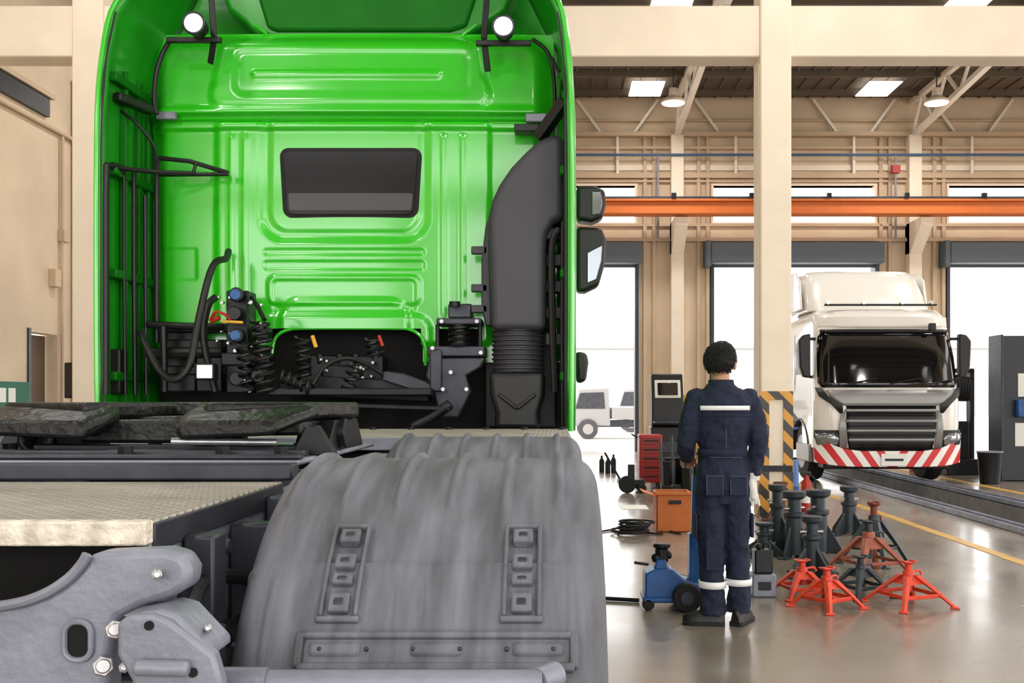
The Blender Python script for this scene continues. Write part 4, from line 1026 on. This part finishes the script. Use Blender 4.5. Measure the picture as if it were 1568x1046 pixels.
g=G('yellow_equipment_cabinet',(2.35,18.2,0)); g.p('body',YEL,.02).b2(2.25,2.75,18,18.5,.05,1.5); g.p('panel',BLACKM,.01).b2(2.32,2.68,17.985,18,.9,1.35); g.p('vents',BLACKM).b2(2.32,2.68,17.99,18,.2,.45); g.p('base',BLACKM).b2(2.27,2.73,18.02,18.48,0,.05); g.done()
g=G('black_creeper_trolley',(1.3,15.2,0)); q=g.p('frame',BLACKM,.01); q.b2(.95,1.35,14.9,15.3,.12,.2); q.b2(1.1,1.2,15,15.1,.2,.42); q=g.p('tyres',RUB,.01)
q.cyl((1.08,14.88,.13),(1.08,14.95,.13),.13,n=24); q.cyl((1.3,15.3,.07),(1.3,15.36,.07),.07); q.cyl((1.3,14.88,.07),(1.3,14.94,.07),.07); g.p('handle',BLACKM).cyl((.98,15.1,.2),(.75,15.0,.6),.015); g.done()
g=G('orange_parts_crate',(1.25,10.7,0)); q=g.p('walls',CARD,.008)
q.b2(1.07,1.45,10.5,10.52,0,.42);q.b2(1.07,1.45,10.88,10.9,0,.42);q.b2(1.07,1.09,10.5,10.9,0,.42);q.b2(1.43,1.45,10.5,10.9,0,.42);q.b2(1.08,1.44,10.5,10.9,0,.02)
q.b2(1.05,1.47,10.48,10.5,.39,.43); q=g.p('contents',BLACKM,.01); q.b2(1.1,1.42,10.53,10.87,.3,.4); g.p('flap',CARD,.003).box((1.0,10.7,.40),(.16,.38,.008),(0,.35,0)); g.p('front_slot',BLACKM,.004).b2(1.2,1.33,10.475,10.482,.3,.34); g.done()
g=G('coiled_cable',(.82,10.4,0)); q=g.p('loops',RUB)
for i in range(9):
    q.torus((.82+random.uniform(-.05,.05),10.4+random.uniform(-.05,.05),.02+i*.014),.13+random.uniform(-.03,.05),.011,'z',sc=(1.1,1,1))
q.tube([(.95,10.4,.012),(1.1,10.3,.012),(1.15,10.6,.012),(1.3,10.3,.012)],.01,smooth=5); q.tube([(.7,10.4,.012),(.6,10.6,.012),(.5,10.5,.012)],.01,smooth=5); g.done()
g=G('paper_sheet',(.95,12.9,0)); g.p('sheet',PAPER).b2(.85,1.2,12.7,13.2,.001,.004); g.done()
g=G('floor_bottles',(1.2,13.6,0)); 
for x,y,h in ((1.0,18.9,.3),(1.12,19.1,.35),(.9,19.2,.32)): g.p('bottles',BLACKM).limb([(x,y,0,.05,.05),(x,y,h*.7,.05,.05),(x,y,h*.85,.02,.02),(x,y,h,.02,.02)],14)
g.done()
g=G('machine_parts_pile',(1.95,14,0))
for i in range(16):
    x=1.55+random.random()*.6; y=13.6+random.random()*.7; h=.08+random.random()*.5
    g.p('parts',BLACKM,.01).box((x,y,h/2),(.1+random.random()*.1,.12,h),(0,0,random.random()*3))
for i in range(5): g.p('rods',GREYD).cyl((1.5+i*.15,13.8,.0),(1.48+i*.16,14,.8+.1*(i%2)),.02)
g.done()
g=G('vehicle_lift_post',(8.0,17.3,0)); q=g.p('post',mat('navy_lift',(22,26,38),.4),.02); q.b2(7.68,8.4,17.1,17.6,0,2.5)
g.p('side_plates',GREYD,.01).b2(7.66,7.7,17.08,17.6,0,2.52); g.p('labels',PAPER,.004).b2(7.95,8.25,17.09,17.1,1.45,1.85); g.p('labels',PAPER).b2(7.9,8.2,17.09,17.1,.6,1.0); g.p('carriage',BLUE,.02).b2(7.9,8.35,16.98,17.1,1.1,1.4); g.done()
g=G('hose_reel_stand',(7.55,18.6,0)); q=g.p('frame',BLACKM,.015); q.b2(7.3,7.38,18.5,18.7,0,1.95); q.b2(7.72,7.8,18.5,18.7,0,1.95); q.b2(7.3,7.8,18.5,18.7,1.9,1.98); q.b2(7.25,7.85,18.4,18.8,0,.3)
q.b2(7.4,7.7,18.5,18.7,.3,1.0)
g.p('drum',BLUE).cyl((7.4,18.6,1.6),(7.7,18.6,1.6),.2,n=28); q=g.p('hose',RUB)
for i in range(6): q.torus((7.43+i*.05,18.6,1.6),.21,.025,'x')
g.done()
g=G('waste_bin',(7.25,16.6,0)); g.p('bin',BLACKM,.01).limb([(7.25,16.6,0,.16,.16),(7.25,16.6,.5,.2,.2),(7.25,16.6,.53,.21,.21)],20); g.p('rim',GREY).torus((7.25,16.6,.53),.2,.012); g.done()
g=G('red_fire_cabinet',(7.0,19.3,0)); g.p('body',REDC,.01).b2(6.9,7.1,19.2,19.4,0,1.35); g.p('door_line',PAPER).b2(6.93,7.07,19.19,19.2,.9,1.1); g.done()

# ------------------------------------------------------------------ world & camera
w=bpy.data.worlds.new('sky'); bpy.context.scene.world=w; w.use_nodes=True
bg=w.node_tree.nodes['Background']; bg.inputs[0].default_value=(1,.99,.97,1); bg.inputs[1].default_value=4.6
cam=bpy.data.cameras.new('camera'); co=bpy.data.objects.new('camera',cam); bpy.context.collection.objects.link(co)
co.location=(0,0,CH); co.rotation_euler=(math.pi/2,0,0); cam.sensor_width=36; cam.lens=36*F/1568; cam.shift_x=-(VX-784)/1568; cam.shift_y=(HY-523)/1568
cam.clip_start=.05; cam.clip_end=300
bpy.context.scene.camera=co
vs=bpy.context.scene.view_settings
vs.view_transform='Standard'; vs.exposure=0; vs.look='None'
